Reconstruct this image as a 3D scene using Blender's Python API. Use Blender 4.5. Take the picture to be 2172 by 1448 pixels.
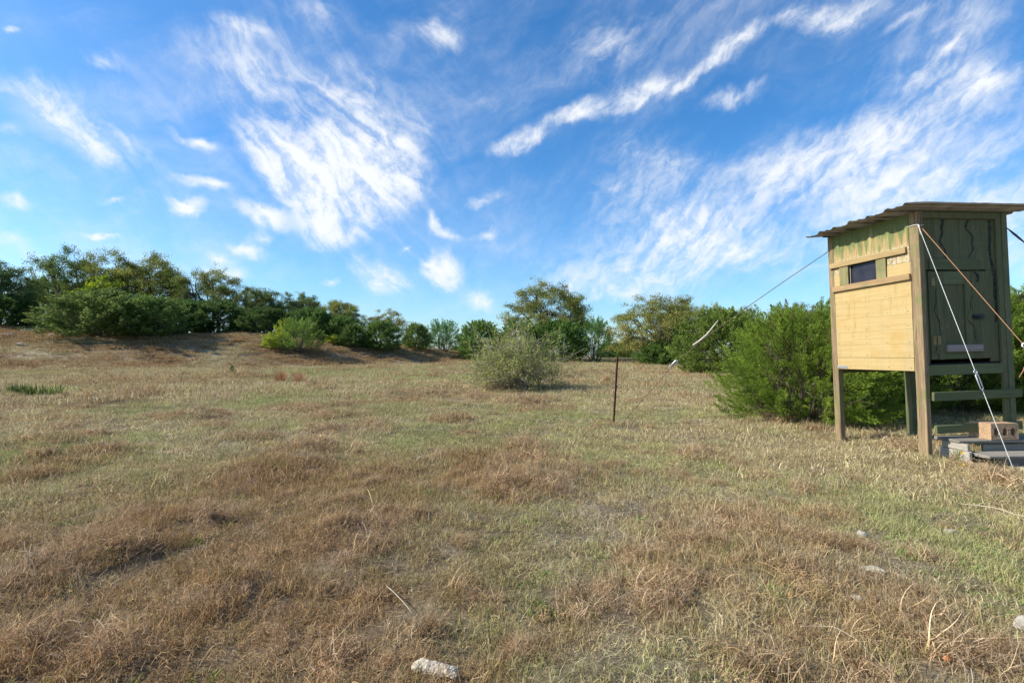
import bpy, bmesh, math, random
import numpy as np
from mathutils import Vector, Matrix

# ------------------------------------------------------------------ camera, sky, sun
scene = bpy.context.scene
for o in list(bpy.data.objects):
    bpy.data.objects.remove(o)
C = scene.collection
R = math.radians
CAMH = 1.6
PITCH = 1.37
cam_d = bpy.data.cameras.new('camera')
cam_d.sensor_width = 36.0
cam_d.lens = 18.0
cam_d.clip_start = 0.05
cam_d.clip_end = 8000
cam = bpy.data.objects.new('camera', cam_d)
C.objects.link(cam)
cam.location = (0, 0, CAMH)
cam.rotation_euler = (R(90 + PITCH), 0, 0)
scene.camera = cam

SUN_EL = 37.0
SUN_AZ = -96.0            # degrees clockwise from +Y (the view direction): the sun stands to the left
sx = math.sin(R(SUN_AZ)) * math.cos(R(SUN_EL))
sy = math.cos(R(SUN_AZ)) * math.cos(R(SUN_EL))
sz = math.sin(R(SUN_EL))
sun_d = bpy.data.lights.new('sun', 'SUN')
sun_d.energy = 5.0
sun_d.angle = R(0.55)
sun_d.color = (1.0, 0.93, 0.82)
sun = bpy.data.objects.new('sun', sun_d)
C.objects.link(sun)
sun.rotation_euler = Vector((sx, sy, sz)).to_track_quat('Z', 'Y').to_euler()

scene.view_settings.view_transform = 'Standard'
scene.view_settings.look = 'None'
scene.view_settings.gamma = 1.0
scene.view_settings.exposure = 0.52
scene.view_settings.use_curve_mapping = False

world = bpy.data.worlds.new('World')
scene.world = world
world.use_nodes = True
world.cycles.sampling_method = 'MANUAL'
world.cycles.sample_map_resolution = 512
wt = world.node_tree
wt.nodes.clear()


class NB:
    """small node builder"""
    def __init__(s, tree):
        s.t = tree

    def n(s, kind, **kw):
        nd = s.t.nodes.new(kind)
        for k, v in kw.items():
            setattr(nd, k, v)
        return nd

    def put(s, sock, v):
        if hasattr(v, 'is_output') or isinstance(v, bpy.types.NodeSocket):
            s.t.links.new(v, sock)
        else:
            sock.default_value = v

    def m(s, op, a, b=None, c=None, clamp=False):
        nd = s.n('ShaderNodeMath', operation=op, use_clamp=clamp)
        s.put(nd.inputs[0], a)
        if b is not None:
            s.put(nd.inputs[1], b)
        if c is not None:
            s.put(nd.inputs[2], c)
        return nd.outputs[0]

    def v(s, op, a, b=None, scale=None):
        nd = s.n('ShaderNodeVectorMath', operation=op)
        s.put(nd.inputs[0], a)
        if b is not None:
            s.put(nd.inputs[1], b)
        if scale is not None:
            s.put(nd.inputs['Scale'], scale)
        return nd.outputs['Value'] if op in ('DOT_PRODUCT', 'LENGTH', 'DISTANCE') else nd.outputs[0]

    def noise(s, vec, scale, detail=4, rough=0.55, dist=0.0, out=0):
        nd = s.n('ShaderNodeTexNoise')
        s.put(nd.inputs['Vector'], vec)
        nd.inputs['Scale'].default_value = scale
        nd.inputs['Detail'].default_value = detail
        nd.inputs['Roughness'].default_value = rough
        nd.inputs['Distortion'].default_value = dist
        return nd.outputs[out]

    def ramp(s, fac, stops):
        nd = s.n('ShaderNodeValToRGB')
        e = nd.color_ramp.elements
        while len(e) > 1:
            e.remove(e[-1])
        e[0].position = stops[0][0]
        e[0].color = (*stops[0][1], 1) if len(stops[0][1]) == 3 else stops[0][1]
        for p, c in stops[1:]:
            x = e.new(p)
            x.color = (*c, 1) if len(c) == 3 else c
        s.put(nd.inputs[0], fac)
        return nd.outputs[0]

    def mix(s, fac, a, b, mode='MIX'):
        nd = s.n('ShaderNodeMix', data_type='RGBA', blend_type=mode)
        s.put(nd.inputs[0], fac)
        s.put(nd.inputs[6], a if not isinstance(a, tuple) else (*a, 1))
        s.put(nd.inputs[7], b if not isinstance(b, tuple) else (*b, 1))
        return nd.outputs[2]

    def mapr(s, v, a, b, c, d, kind='SMOOTHSTEP'):
        nd = s.n('ShaderNodeMapRange', interpolation_type=kind)
        s.put(nd.inputs[0], v)
        for i, x in enumerate((a, b, c, d)):
            nd.inputs[i + 1].default_value = x
        return nd.outputs[0]


def az_el(px, py):
    """direction on the sky dome for a place read off the photograph"""
    x = (px - 1086) / 1086.0
    y = (724 - py) / 1086.0
    cp, sp = math.cos(R(PITCH)), math.sin(R(PITCH))
    d = Vector((x, cp - y * sp, sp + y * cp)).normalized()
    return math.atan2(d.x, d.y), math.asin(d.z)


def build_sky():
    b = NB(wt)
    sky = b.n('ShaderNodeTexSky', sky_type='NISHITA')
    sky.sun_disc = False
    sky.sun_elevation = R(SUN_EL)
    sky.sun_rotation = R(SUN_AZ)
    sky.altitude = 400
    sky.air_density = 1.0
    sky.dust_density = 1.3
    sky.ozone_density = 2.5
    skycol = b.v('MULTIPLY', sky.outputs[0], (0.88, 1.045, 1.17))
    hsv = b.n('ShaderNodeHueSaturation')
    hsv.inputs['Saturation'].default_value = 1.20
    hsv.inputs['Value'].default_value = 1.14
    b.put(hsv.inputs['Color'], skycol)
    skycol = hsv.outputs[0]
    tc = b.n('ShaderNodeTexCoord')
    d = tc.outputs['Generated']
    sep = b.n('ShaderNodeSeparateXYZ')
    b.put(sep.inputs[0], d)
    az = b.m('ARCTAN2', sep.outputs[0], sep.outputs[1])
    el = b.m('ARCSINE', sep.outputs[2])
    cmb = b.n('ShaderNodeCombineXYZ')
    b.put(cmb.inputs[0], az)
    b.put(cmb.inputs[1], el)
    p0 = cmb.outputs[0]
    # warp the field so no stroke keeps a clean edge
    w1 = b.noise(d, 5.0, 3, 0.5, out=1)
    w2 = b.noise(d, 22.0, 4, 0.6, out=1)
    w = b.v('ADD', b.v('SCALE', b.v('SUBTRACT', w1, (.5, .5, .5)), scale=0.10),
            b.v('SCALE', b.v('SUBTRACT', w2, (.5, .5, .5)), scale=0.034))
    p = b.v('MULTIPLY', b.v('ADD', p0, w), (1, 1, 0))
    # strokes: (x0,y0,x1,y1,width0,width1,strength) read off the photograph, kept as sky directions
    S = [
        (505, 235, 640, 400, 14, 75, .62), (600, 330, 720, 470, 60, 70, .75), (640, 350, 810, 340, 75, 80, 1.0), (560, 310, 760, 420, 50, 80, .6), (1010, 345, 1200, 275, 14, 20, .5), (1190, 280, 1420, 180, 14, 14, .34), (1400, 185, 1660, 60, 12, 14, .34),
        (720, 390, 860, 300, 70, 30, .85), (760, 420, 930, 395, 60, 24, .6), (690, 500, 800, 492, 30, 15, .6),
        (620, 400, 690, 515, 40, 24, .65), (700, 440, 900, 440, 50, 20, .5),
        (430, 110, 640, 190, 60, 70, .36), (620, 150, 850, 240, 80, 60, .36), (455, 42, 590, 80, 22, 18, .7),
        (880, 50, 1000, 90, 45, 20, .42), (930, 30, 980, 110, 18, 14, .5), (180, 150, 290, 160, 22, 18, .4),
        (1040, 340, 1190, 280, 16, 20, .62), (1190, 280, 1290, 215, 22, 26, .78), (1290, 215, 1480, 150, 26, 26, .8),
        (1480, 150, 1640, 65, 22, 22, .78), (1640, 65, 1860, 5, 34, 34, .72), (1390, 180, 1470, 170, 24, 12, .6),
        (1860, 70, 1960, 20, 14, 12, .45), (1470, 230, 1650, 190, 30, 16, .5),
        (0, 195, 180, 270, 50, 50, .8), (60, 260, 320, 350, 48, 26, .9), (0, 270, 60, 285, 16, 12, .5), (0, 88, 50, 90, 12, 8, .7),
        (330, 275, 470, 300, 16, 14, .5), (360, 375, 480, 405, 14, 14, .65), (350, 432, 410, 436, 18, 14, .95),
        (480, 440, 600, 470, 28, 18, .75), (450, 510, 560, 535, 16, 14, .75), (520, 500, 570, 500, 12, 10, .6),
        (160, 485, 260, 503, 7, 6, .6), (420, 535, 480, 545, 12, 12, .4), (0, 420, 60, 440, 26, 12, .65),
        (0, 500, 90, 520, 40, 20, .28), (0, 562, 80, 570, 18, 10, .5), (400, 570, 520, 578, 26, 14, .45),
        (180, 405, 300, 420, 12, 8, .35), (305, 530, 340, 534, 7, 6, .5),
        (775, 565, 850, 590, 30, 26, .95), (905, 580, 970, 596, 32, 30, 1.0), (690, 582, 735, 584, 10, 8, .55),
        (930, 460, 925, 500, 14, 12, .6), (925, 500, 990, 520, 16, 14, .6), (990, 518, 1060, 500, 12, 8, .5),
        (1000, 440, 1060, 415, 16, 12, .5), (1000, 635, 1070, 650, 20, 24, .55), (830, 535, 890, 525, 6, 5, .35),
        (1560, 410, 1760, 320, 60, 50, .5), (1760, 320, 1990, 260, 60, 50, .48), (2040, 190, 2172, 150, 60, 60, .6),
        (1780, 350, 1900, 260, 30, 20, .4), (1850, 180, 2100, 110, 60, 60, .34), (1990, 95, 2060, 70, 16, 12, .5),
        (1300, 420, 1560, 520, 90, 90, .36), (1180, 560, 1640, 540, 60, 70, .42), (1640, 430, 2172, 330, 130, 150, .6), (1300, 300, 1500, 380, 70, 70, .22), (1900, 60, 2172, 20, 70, 70, .3),
        (1380, 510, 1560, 470, 40, 30, .4), (1530, 545, 1640, 545, 32, 30, .5), (1200, 130, 1420, 40, 70, 60, .26),
        (1120, 590, 1400, 610, 40, 40, .34), (1650, 560, 2172, 520, 60, 60, .30), (600, 20, 760, 30, 40, 40, .22),
        (1270, 420, 1310, 390, 26, 16, .3), (2100, 420, 2172, 560, 120, 120, .3),
    ]
    acc = None
    for x0, y0, x1, y1, wa, wb, amp in S:
        a = az_el(x0, y0)
        e = az_el(x1, y1)
        ba = (e[0] - a[0], e[1] - a[1])
        Ln = math.hypot(*ba)
        xm, ym = (x0 + x1) / 2, (y0 + y1) / 2
        pxr = 1086 * (1 + ((xm - 1086) / 1086) ** 2 * .6 + ((ym - 750) / 1086) ** 2 * .6)
        wm = (wa + wb) * .5 * 1.9 / pxr
        mp = b.n('ShaderNodeMapping', vector_type='TEXTURE')
        b.put(mp.inputs[0], p)
        mp.inputs['Location'].default_value = ((a[0] + e[0]) / 2, (a[1] + e[1]) / 2, 0)
        mp.inputs['Rotation'].default_value = (0, 0, math.atan2(ba[1], ba[0]))
        mp.inputs['Scale'].default_value = (Ln * .5 + wm, wm, 1)
        gr = b.n('ShaderNodeTexGradient', gradient_type='QUADRATIC_SPHERE')
        b.put(gr.inputs[0], mp.outputs[0])
        f = b.m('MULTIPLY', gr.outputs['Fac'], amp)
        acc = f if acc is None else b.m('ADD', acc, f)
    # fibres: stretched noise, combed one way on the left of the dome and the other way on the right
    def comb(angle, sx_, sy_, dist):
        mp = b.n('ShaderNodeMapping', vector_type='TEXTURE')
        b.put(mp.inputs[0], p)
        mp.inputs['Rotation'].default_value = (0, 0, R(angle))
        mp.inputs['Scale'].default_value = (1 / sx_, 1 / sy_, 1)
        return b.noise(mp.outputs[0], 1.0, 6, 0.58, dist)
    f1 = comb(-44, 5, 17, 1.3)
    f2 = comb(30, 6, 38, .5)
    f2b = comb(62, 10, 60, .2)
    side = b.mapr(az, -.18, .10, 0, 1)
    f3 = b.noise(d, 30.0, 7, 0.62, 0.5)
    fd = b.m('ADD', b.m('MULTIPLY', f1, b.m('SUBTRACT', 1.0, side)), b.m('MULTIPLY', b.m('ADD', b.m('MULTIPLY', f2, .62), b.m('MULTIPLY', f2b, .38)), side))
    fib = b.m('ADD', b.m('MULTIPLY', fd, .64), b.m('MULTIPLY', f3, .36))
    fibc = b.mapr(fib, .37, .66, 0.0, 1.0)
    shape = b.m('SUBTRACT', 1.0, b.m('EXPONENT', b.m('MULTIPLY', acc, -2.9)))
    dens = b.m('MULTIPLY', shape, b.m('MULTIPLY_ADD', fibc, .80, 0.46))
    dens = b.m('SUBTRACT', dens, b.m('MULTIPLY', b.m('SUBTRACT', 1.0, fibc), 0.06), clamp=True)
    dens = b.mapr(dens, 0.0, 1.0, 0.0, 0.97)
    # thin veil all over the sky
    veil = comb(22, 2.2, 6.5, .3)
    veil = b.mapr(veil, .36, .80, 0, .46)
    veil = b.m('MULTIPLY', veil, b.m('MULTIPLY_ADD', fibc, .8, .35))
    dens = b.m('SUBTRACT', 1.0, b.m('MULTIPLY', b.m('SUBTRACT', 1.0, dens), b.m('SUBTRACT', 1.0, veil)))
    up = b.mapr(sep.outputs[2], 0.0, 0.05, 0.0, 1.0)
    dens = b.m('MULTIPLY', dens, up)
    col = b.mix(dens, skycol, (6.3, 6.5, 6.75))
    bg = b.n('ShaderNodeBackground')
    b.put(bg.inputs[0], col)
    bg.inputs[1].default_value = 0.110
    out = b.n('ShaderNodeOutputWorld')
    wt.links.new(bg.outputs[0], out.inputs[0])


build_sky()


# ------------------------------------------------------------------ helpers
def tag(o, label=None, cat=None, group=None, kind=None):
    if label:
        o['label'] = label
    if cat:
        o['category'] = cat
    if group:
        o['group'] = group
    if kind:
        o['kind'] = kind
    return o


def empty(name, loc=(0, 0, 0), rz=0.0):
    o = bpy.data.objects.new(name, None)
    o.empty_display_size = 0.2
    C.objects.link(o)
    o.location = loc
    o.rotation_euler = (0, 0, rz)
    return o


def link(name, me, mat=None, parent=None):
    o = bpy.data.objects.new(name, me)
    C.objects.link(o)
    if mat is not None and len(me.materials) == 0:
        me.materials.append(mat)
    if parent is not None:
        o.parent = parent
    return o


def quads_mesh(name, V, col=None, mat=None):
    """V: (n,4,3) separate quads, col: (n,3)"""
    V = np.asarray(V, np.float32)
    n = len(V)
    me = bpy.data.meshes.new(name)
    me.vertices.add(4 * n)
    me.vertices.foreach_set('co', V.reshape(-1))
    me.loops.add(4 * n)
    me.loops.foreach_set('vertex_index', np.arange(4 * n, dtype=np.int32))
    me.polygons.add(n)
    me.polygons.foreach_set('loop_start', np.arange(n, dtype=np.int32) * 4)
    me.update(calc_edges=True)
    if col is not None:
        a = me.attributes.new('col', 'FLOAT_COLOR', 'POINT')
        c = np.ones((n, 4, 4), np.float32)
        c[:, :, :3] = np.asarray(col, np.float32)[:, None, :]
        a.data.foreach_set('color', c.reshape(-1))
    if mat:
        me.materials.append(mat)
    return me


def tube_mesh(name, branches, sides=5, mat=None, smooth=True):
    """branches: list of (pts (k,3), radii (k)) -> one mesh"""
    vs, fs = [], []
    base = 0
    for pts, rad in branches:
        pts = np.asarray(pts, float)
        k = len(pts)
        t = np.gradient(pts, axis=0)
        t /= np.linalg.norm(t, axis=1, keepdims=True) + 1e-9
        ref = np.array([0.31, 0.22, 0.92]) if abs(t[0][2]) < .8 else np.array([.9, .3, .1])
        u = np.cross(t, ref)
        u /= np.linalg.norm(u, axis=1, keepdims=True) + 1e-9
        w = np.cross(t, u)
        an = np.arange(sides) * 2 * math.pi / sides
        ring = pts[:, None, :] + np.asarray(rad)[:, None, None] * (np.cos(an)[None, :, None] * u[:, None, :] + np.sin(an)[None, :, None] * w[:, None, :])
        vs.append(ring.reshape(-1, 3))
        for i in range(k - 1):
            for j in range(sides):
                a = base + i * sides + j
                c = base + i * sides + (j + 1) % sides
                fs.append((a, c, c + sides, a + sides))
        fs.append(tuple(base + j for j in range(sides))[::-1])
        fs.append(tuple(base + (k - 1) * sides + j for j in range(sides)))
        base += k * sides
    me = bpy.data.meshes.new(name)
    me.from_pydata(np.concatenate(vs).tolist(), [], fs)
    if smooth:
        me.polygons.foreach_set('use_smooth', np.ones(len(me.polygons), bool))
    me.update()
    if mat:
        me.materials.append(mat)
    return me


def hash2(ix, iy, seed):
    h = (ix.astype(np.int64) * 374761393 + iy.astype(np.int64) * 668265263 + seed * 144665) & 0xffffffff
    h = ((h ^ (h >> 13)) * 1274126177) & 0xffffffff
    h = h ^ (h >> 16)
    return (h & 0xffffff) / float(0xffffff)


def vnoise(x, y, seed=0):
    x = np.asarray(x, float)
    y = np.asarray(y, float)
    ix, iy = np.floor(x), np.floor(y)
    fx, fy = x - ix, y - iy
    fx = fx * fx * (3 - 2 * fx)
    fy = fy * fy * (3 - 2 * fy)
    a = hash2(ix, iy, seed)
    b = hash2(ix + 1, iy, seed)
    c = hash2(ix, iy + 1, seed)
    d = hash2(ix + 1, iy + 1, seed)
    return (a * (1 - fx) + b * fx) * (1 - fy) + (c * (1 - fx) + d * fx) * fy


def fbm(x, y, seed=0, oct=4):
    s, a, t = 0, 1.0, 0
    for i in range(oct):
        s = s + a * vnoise(np.asarray(x) * 2 ** i + 17.3 * i, np.asarray(y) * 2 ** i - 9.1 * i, seed + i)
        t += a
        a *= .5
    return s / t


def sstep(a, b, x):
    t = np.clip((x - a) / (b - a), 0, 1)
    return t * t * (3 - 2 * t)


def height(x, y):
    x = np.asarray(x, float)
    y = np.asarray(y, float)
    r = np.hypot(x, y)
    z = 0.00021 * np.minimum(r, 62) ** 2
    z = z - 0.012 * np.clip(r - 75, 0, 400)
    # the bank on the left
    yy = np.maximum(np.maximum(y, -x / 1.35), 0.01)
    u = np.clip(x / yy, -1.35, 0.3)
    kx = [-1.35, -1.0, -0.80, -0.54, -0.36, -0.22, -0.10, 0.0]
    yf = np.interp(u, kx, [30, 33, 35, 39, 44, 48, 54, 60])
    yt = np.interp(u, kx, [43, 46, 45, 50, 54, 58, 64, 70])
    hh = np.interp(u, kx, [3.3, 3.2, 2.35, 2.9, 2.5, 1.7, .8, 0.0])
    z = z + hh * sstep(0, 1, (yy - yf) / (yt - yf)) * (1 - sstep(90, 260, r) * .6)
    for cx, cy, cr in TALLW:
        if cy < 24:
            d2 = ((x - cx) ** 2 + ((y - cy) * .85) ** 2) / (cr * .62) ** 2
            z = z + np.where(d2 < 6, min(.13, .16 * cr) * np.exp(-d2) * (.45 + 1.1 * vnoise(x / .33, y / .33, 201)), 0)
    # unevenness
    z = z + .10 * (fbm(x / 5.5, y / 5.5, 3, 3) - .5) * sstep(2, 8, r) + .15 * (fbm(x / .85, y / .85, 11, 3) - .5) * (1 - .5 * sstep(20, 45, r))
    z = z + .30 * (fbm(x / 4.2, y / 3.0, 31, 3) - .5) * sstep(-6, 4, yy - yf) * (u < -.05)
    return z


def hz(x, y):
    return float(height(np.array([x]), np.array([y]))[0])


def at(px, Y):
    """x of a thing at distance Y in the column px of the photograph"""
    return (px - 1086) / 1086.0 * Y


def zat(py, Y):
    return CAMH + (750 - py) / 1086.0 * Y


# ------------------------------------------------------------------ materials
def mat_new(name):
    m = bpy.data.materials.new(name)
    m.use_nodes = True
    m.node_tree.nodes.clear()
    b = NB(m.node_tree)
    out = b.n('ShaderNodeOutputMaterial')
    return m, b, out


def principled(b, out, col, rough=.8, metal=0.0, bump=None, bstr=.3, bdist=.01, spec=.3):
    p = b.n('ShaderNodeBsdfPrincipled')
    b.put(p.inputs['Base Color'], col if not isinstance(col, tuple) else (*col, 1))
    b.put(p.inputs['Roughness'], rough)
    p.inputs['Metallic'].default_value = metal
    p.inputs['Specular IOR Level'].default_value = spec
    if bump is not None:
        bp = b.n('ShaderNodeBump')
        bp.inputs['Strength'].default_value = bstr
        bp.inputs['Distance'].default_value = bdist
        b.put(bp.inputs['Height'], bump)
        b.t.links.new(bp.outputs[0], p.inputs['Normal'])
    b.t.links.new(p.outputs[0], out.inputs[0])
    return p


def leaf_mat(name, trans=.35, instancer=False):
    m, b, out = mat_new(name)
    a = b.n('ShaderNodeAttribute', attribute_name='col')
    if instancer:
        t = b.n('ShaderNodeAttribute', attribute_name='tint', attribute_type='INSTANCER')
        c = b.v('MULTIPLY', a.outputs['Color'], t.outputs['Color'])
    else:
        oi = b.n('ShaderNodeObjectInfo')
        c = b.v('MULTIPLY', a.outputs['Color'], oi.outputs['Color'])
    df = b.n('ShaderNodeBsdfDiffuse')
    b.put(df.inputs[0], c)
    tr = b.n('ShaderNodeBsdfTranslucent')
    b.put(tr.inputs[0], c)
    mx = b.n('ShaderNodeMixShader')
    mx.inputs[0].default_value = trans
    b.t.links.new(df.outputs[0], mx.inputs[1])
    b.t.links.new(tr.outputs[0], mx.inputs[2])
    b.t.links.new(mx.outputs[0], out.inputs[0])
    return m


M_LEAF = leaf_mat('foliage', .40)
M_GRASS = leaf_mat('grass_blade', .32, True)


def bark_mat(name, c1, c2):
    m, b, out = mat_new(name)
    tc = b.n('ShaderNodeTexCoord')
    n1 = b.noise(tc.outputs['Object'], 6, 5, .7)
    col = b.ramp(n1, [(.3, c1), (.7, c2)])
    principled(b, out, col, .95, bump=n1, bstr=.5, bdist=.03)
    return m


M_BARK = bark_mat('oak_bark', (.035, .030, .026), (.13, .115, .10))
M_JBARK = bark_mat('juniper_bark', (.06, .045, .036), (.20, .16, .13))
M_TWIG = bark_mat('grey_twig', (.20, .165, .125), (.46, .40, .32))


def wood(name, c1, c2, axis=2, green=None, gamt=0.5, grain=1.0, scale=1.0, dark=.35, rough=.85, fade=.42):
    """weathered board: grain along axis, blotches, optional green growth/paint remains"""
    m, b, out = mat_new(name)
    tc = b.n('ShaderNodeTexCoord')
    mp = b.n('ShaderNodeMapping')
    b.put(mp.inputs[0], tc.outputs['Object'])
    sc = [38 * scale] * 3
    sc[axis] = 1.6 * scale
    mp.inputs['Scale'].default_value = sc
    oi = b.n('ShaderNodeObjectInfo')
    off = b.v('SCALE', (13.1, 7.7, 5.3), scale=b.m('MULTIPLY', oi.outputs['Random'], 9.0))
    vec = b.v('ADD', mp.outputs[0], off)
    g = b.noise(vec, 1.0, 5, .65, .8)
    blot = b.noise(b.v('ADD', tc.outputs['Object'], off), 3.2, 4, .6)
    col = b.ramp(g, [(.28, c1), (.72, c2)])
    fine = b.noise(vec, 3.5, 3, .7)
    col = b.mix(b.mapr(fine, .55, .75, 0, dark), col, (.05, .04, .03), 'MIX')
    if green:
        gm = b.mapr(b.m('ADD', b.m('MULTIPLY', blot, .75), b.m('MULTIPLY', g, .35)), .62 - gamt * .28, .78 - gamt * .2, 0, .9)
        col = b.mix(gm, col, green)
    sm = b.noise(b.v('ADD', tc.outputs['Object'], off), 5.5, 6, .75, .6)
    col = b.mix(b.mapr(sm, .56, .72, 0, fade), col, (.27, .26, .215))
    col = b.mix(b.mapr(b.noise(vec, .55, 4, .7), .58, .70, 0, fade), col, (.045, .045, .032))
    br = b.mapr(oi.outputs['Random'], 0, 1, .86, 1.12, 'LINEAR')
    col = b.v('SCALE', col, scale=br)
    principled(b, out, col, rough, bump=g, bstr=.35 * grain, bdist=.006)
    return m


GRN = (.075, .10, .045)
M_POST = wood('post_wood', (.09, .055, .032), (.40, .285, .16), 2, (.17, .17, .065), .42)
M_GREENV = wood('green_board_vertical', (.075, .08, .036), (.15, .15, .07), 2, (.13, .11, .055), .25)
M_GREENH = wood('green_board_horizontal', (.08, .095, .04), (.16, .17, .08), 0, (.11, .13, .055), .4)
M_GREENPALE = wood('green_post', (.085, .09, .045), (.18, .18, .09), 2, (.10, .115, .05), .4)
M_TRIM = wood('orange_trim', (.28, .185, .08), (.46, .335, .16), 1, (.24, .22, .10), .12)
M_TRIM2 = wood('red_trim', (.28, .17, .08), (.44, .295, .15), 1, (.20, .20, .10), .34)
M_BATTEN = wood('batten_wood', (.17, .15, .07), (.32, .28, .13), 2, (.14, .15, .06), .4)
M_GREYW = wood('grey_plank', (.15, .135, .11), (.33, .30, .25), 0, None, 0)
M_PALEW = wood('pale_plank', (.27, .245, .20), (.46, .42, .35), 1, None, 0)
M_PINKW = wood('pinkish_board', (.20, .16, .14), (.36, .30, .27), 0, None, 0)
M_TWIGPALE = wood('straw_twig', (.34, .28, .19), (.52, .44, .32), 0, None, 0)
M_STICK = wood('bleached_stick', (.34, .31, .26), (.52, .48, .42), 0, None, 0)


def siding_mat():
    m, b, out = mat_new('tan_siding')
    tc = b.n('ShaderNodeTexCoord')
    oi = b.n('ShaderNodeObjectInfo')
    off = b.v('SCALE', (3.1, 7.7, 5.3), scale=b.m('MULTIPLY', oi.outputs['Random'], 9.0))
    v = b.v('ADD', tc.outputs['Object'], off)
    n1 = b.noise(v, 2.2, 4, .6)
    mp = b.n('ShaderNodeMapping')
    b.put(mp.inputs[0], v)
    mp.inputs['Scale'].default_value = (30, 1.2, 30)
    n2 = b.noise(mp.outputs[0], 1.0, 4, .6)
    mp2 = b.n('ShaderNodeMapping')
    b.put(mp2.inputs[0], v)
    mp2.inputs['Scale'].default_value = (12, 12, .8)
    n3 = b.noise(mp2.outputs[0], 1.0, 4, .6)
    col = b.ramp(n2, [(.3, (.40, .285, .115)), (.7, (.475, .355, .165))])
    col = b.mix(b.mapr(n1, .52, .72, 0, .55), col, (.40, .255, .075))
    col = b.mix(b.mapr(n3, .54, .74, 0, .45), col, (.27, .22, .10))
    mp3 = b.n('ShaderNodeMapping')
    b.put(mp3.inputs[0], tc.outputs['Object'])
    mp3.inputs['Scale'].default_value = (7, 7, .45)
    n4 = b.noise(mp3.outputs[0], 1.0, 5, .65, .4)
    col = b.mix(b.mapr(n4, .52, .74, 0, .38), col, (.30, .26, .17))
    n5 = b.noise(tc.outputs['Object'], 1.4, 4, .6)
    col = b.mix(b.mapr(n5, .48, .70, 0, .35), col, (.46, .30, .10))
    mp4 = b.n('ShaderNodeMapping')
    b.put(mp4.inputs[0], tc.outputs['Object'])
    mp4.inputs['Scale'].default_value = (9, 9, .9)
    n6 = b.noise(mp4.outputs[0], 1.0, 3, .5, 1.0)
    crack = b.m('ABSOLUTE', b.m('SUBTRACT', n6, .53))
    col = b.mix(b.m('MULTIPLY', b.mapr(crack, .0, .006, 1, 0), b.mapr(n5, .45, .6, 0, .75)), col, (.10, .09, .05))
    spots = b.noise(v, 42, 2, .5)
    col = b.mix(b.mapr(spots, .70, .76, 0, .7), col, (.12, .09, .05))
    principled(b, out, col, .75, bump=n2, bstr=.12, bdist=.004)
    return m


M_SIDING = siding_mat()


def ply_mat():
    """upper plywood: green paint worn off in vertical streaks, more towards its lower edge"""
    m, b, out = mat_new('worn_green_plywood')
    tc = b.n('ShaderNodeTexCoord')
    v = tc.outputs['Object']
    sep = b.n('ShaderNodeSeparateXYZ')
    b.put(sep.inputs[0], v)
    mp = b.n('ShaderNodeMapping')
    b.put(mp.inputs[0], v)
    mp.inputs['Scale'].default_value = (10, 10, 1.5)
    n1 = b.noise(mp.outputs[0], 1.0, 5, .65, .3)
    mp2 = b.n('ShaderNodeMapping')
    b.put(mp2.inputs[0], v)
    mp2.inputs['Scale'].default_value = (55, 55, 2.2)
    n2 = b.noise(mp2.outputs[0], 1.0, 4, .7)
    base = b.ramp(n2, [(.3, (.20, .15, .065)), (.55, (.38, .29, .13)), (.75, (.46, .36, .19))])
    base = b.mix(b.mapr(b.noise(mp.outputs[0], 1.7, 3, .6), .52, .68, 0, .6), base, (.40, .22, .10))
    lift = b.mapr(sep.outputs[2], 3.16, 3.60, -.10, .16, 'LINEAR')
    gm = b.mapr(b.m('ADD', b.m('ADD', n1, lift), b.m('MULTIPLY', n2, .12)), .48, .64, 0, .92)
    col = b.mix(gm, base, b.ramp(n2, [(.3, (.075, .11, .035)), (.7, (.165, .21, .075))]))
    white = b.noise(v, 30, 4, .7)
    low = b.mapr(sep.outputs[2], 3.16, 3.27, .16, 0, 'LINEAR')
    col = b.mix(b.mapr(b.m('ADD', white, low), .64, .74, 0, .7), col, (.55, .52, .46))
    principled(b, out, col, .85, bump=n2, bstr=.3, bdist=.004)
    return m


M_PLY = ply_mat()


def simple(name, col, rough=.6, metal=0.0, nscale=20, var=.25, bstr=.2):
    m, b, out = mat_new(name)
    tc = b.n('ShaderNodeTexCoord')
    n = b.noise(tc.outputs['Object'], nscale, 4, .6)
    c1 = tuple(x * (1 - var) for x in col)
    c2 = tuple(min(1, x * (1 + var)) for x in col)
    c = b.ramp(n, [(.3, c1), (.7, c2)])
    principled(b, out, c, rough, metal, bump=n, bstr=bstr, bdist=.004)
    return m


def roof_mat():
    m, b, out = mat_new('roof_metal')
    tc = b.n('ShaderNodeTexCoord')
    n = b.noise(tc.outputs['Object'], 5, 5, .65)
    mp = b.n('ShaderNodeMapping')
    b.put(mp.inputs[0], tc.outputs['Object'])
    mp.inputs['Scale'].default_value = (1.5, 14, 3)
    st = b.noise(mp.outputs[0], 1.0, 4, .6)
    c = b.ramp(n, [(.3, (.20, .175, .125)), (.7, (.34, .30, .23))])
    c = b.mix(b.mapr(st, .58, .7, 0, .75), c, (.16, .10, .055))
    principled(b, out, c, .55, .25, bump=n, bstr=.1)
    return m


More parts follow.
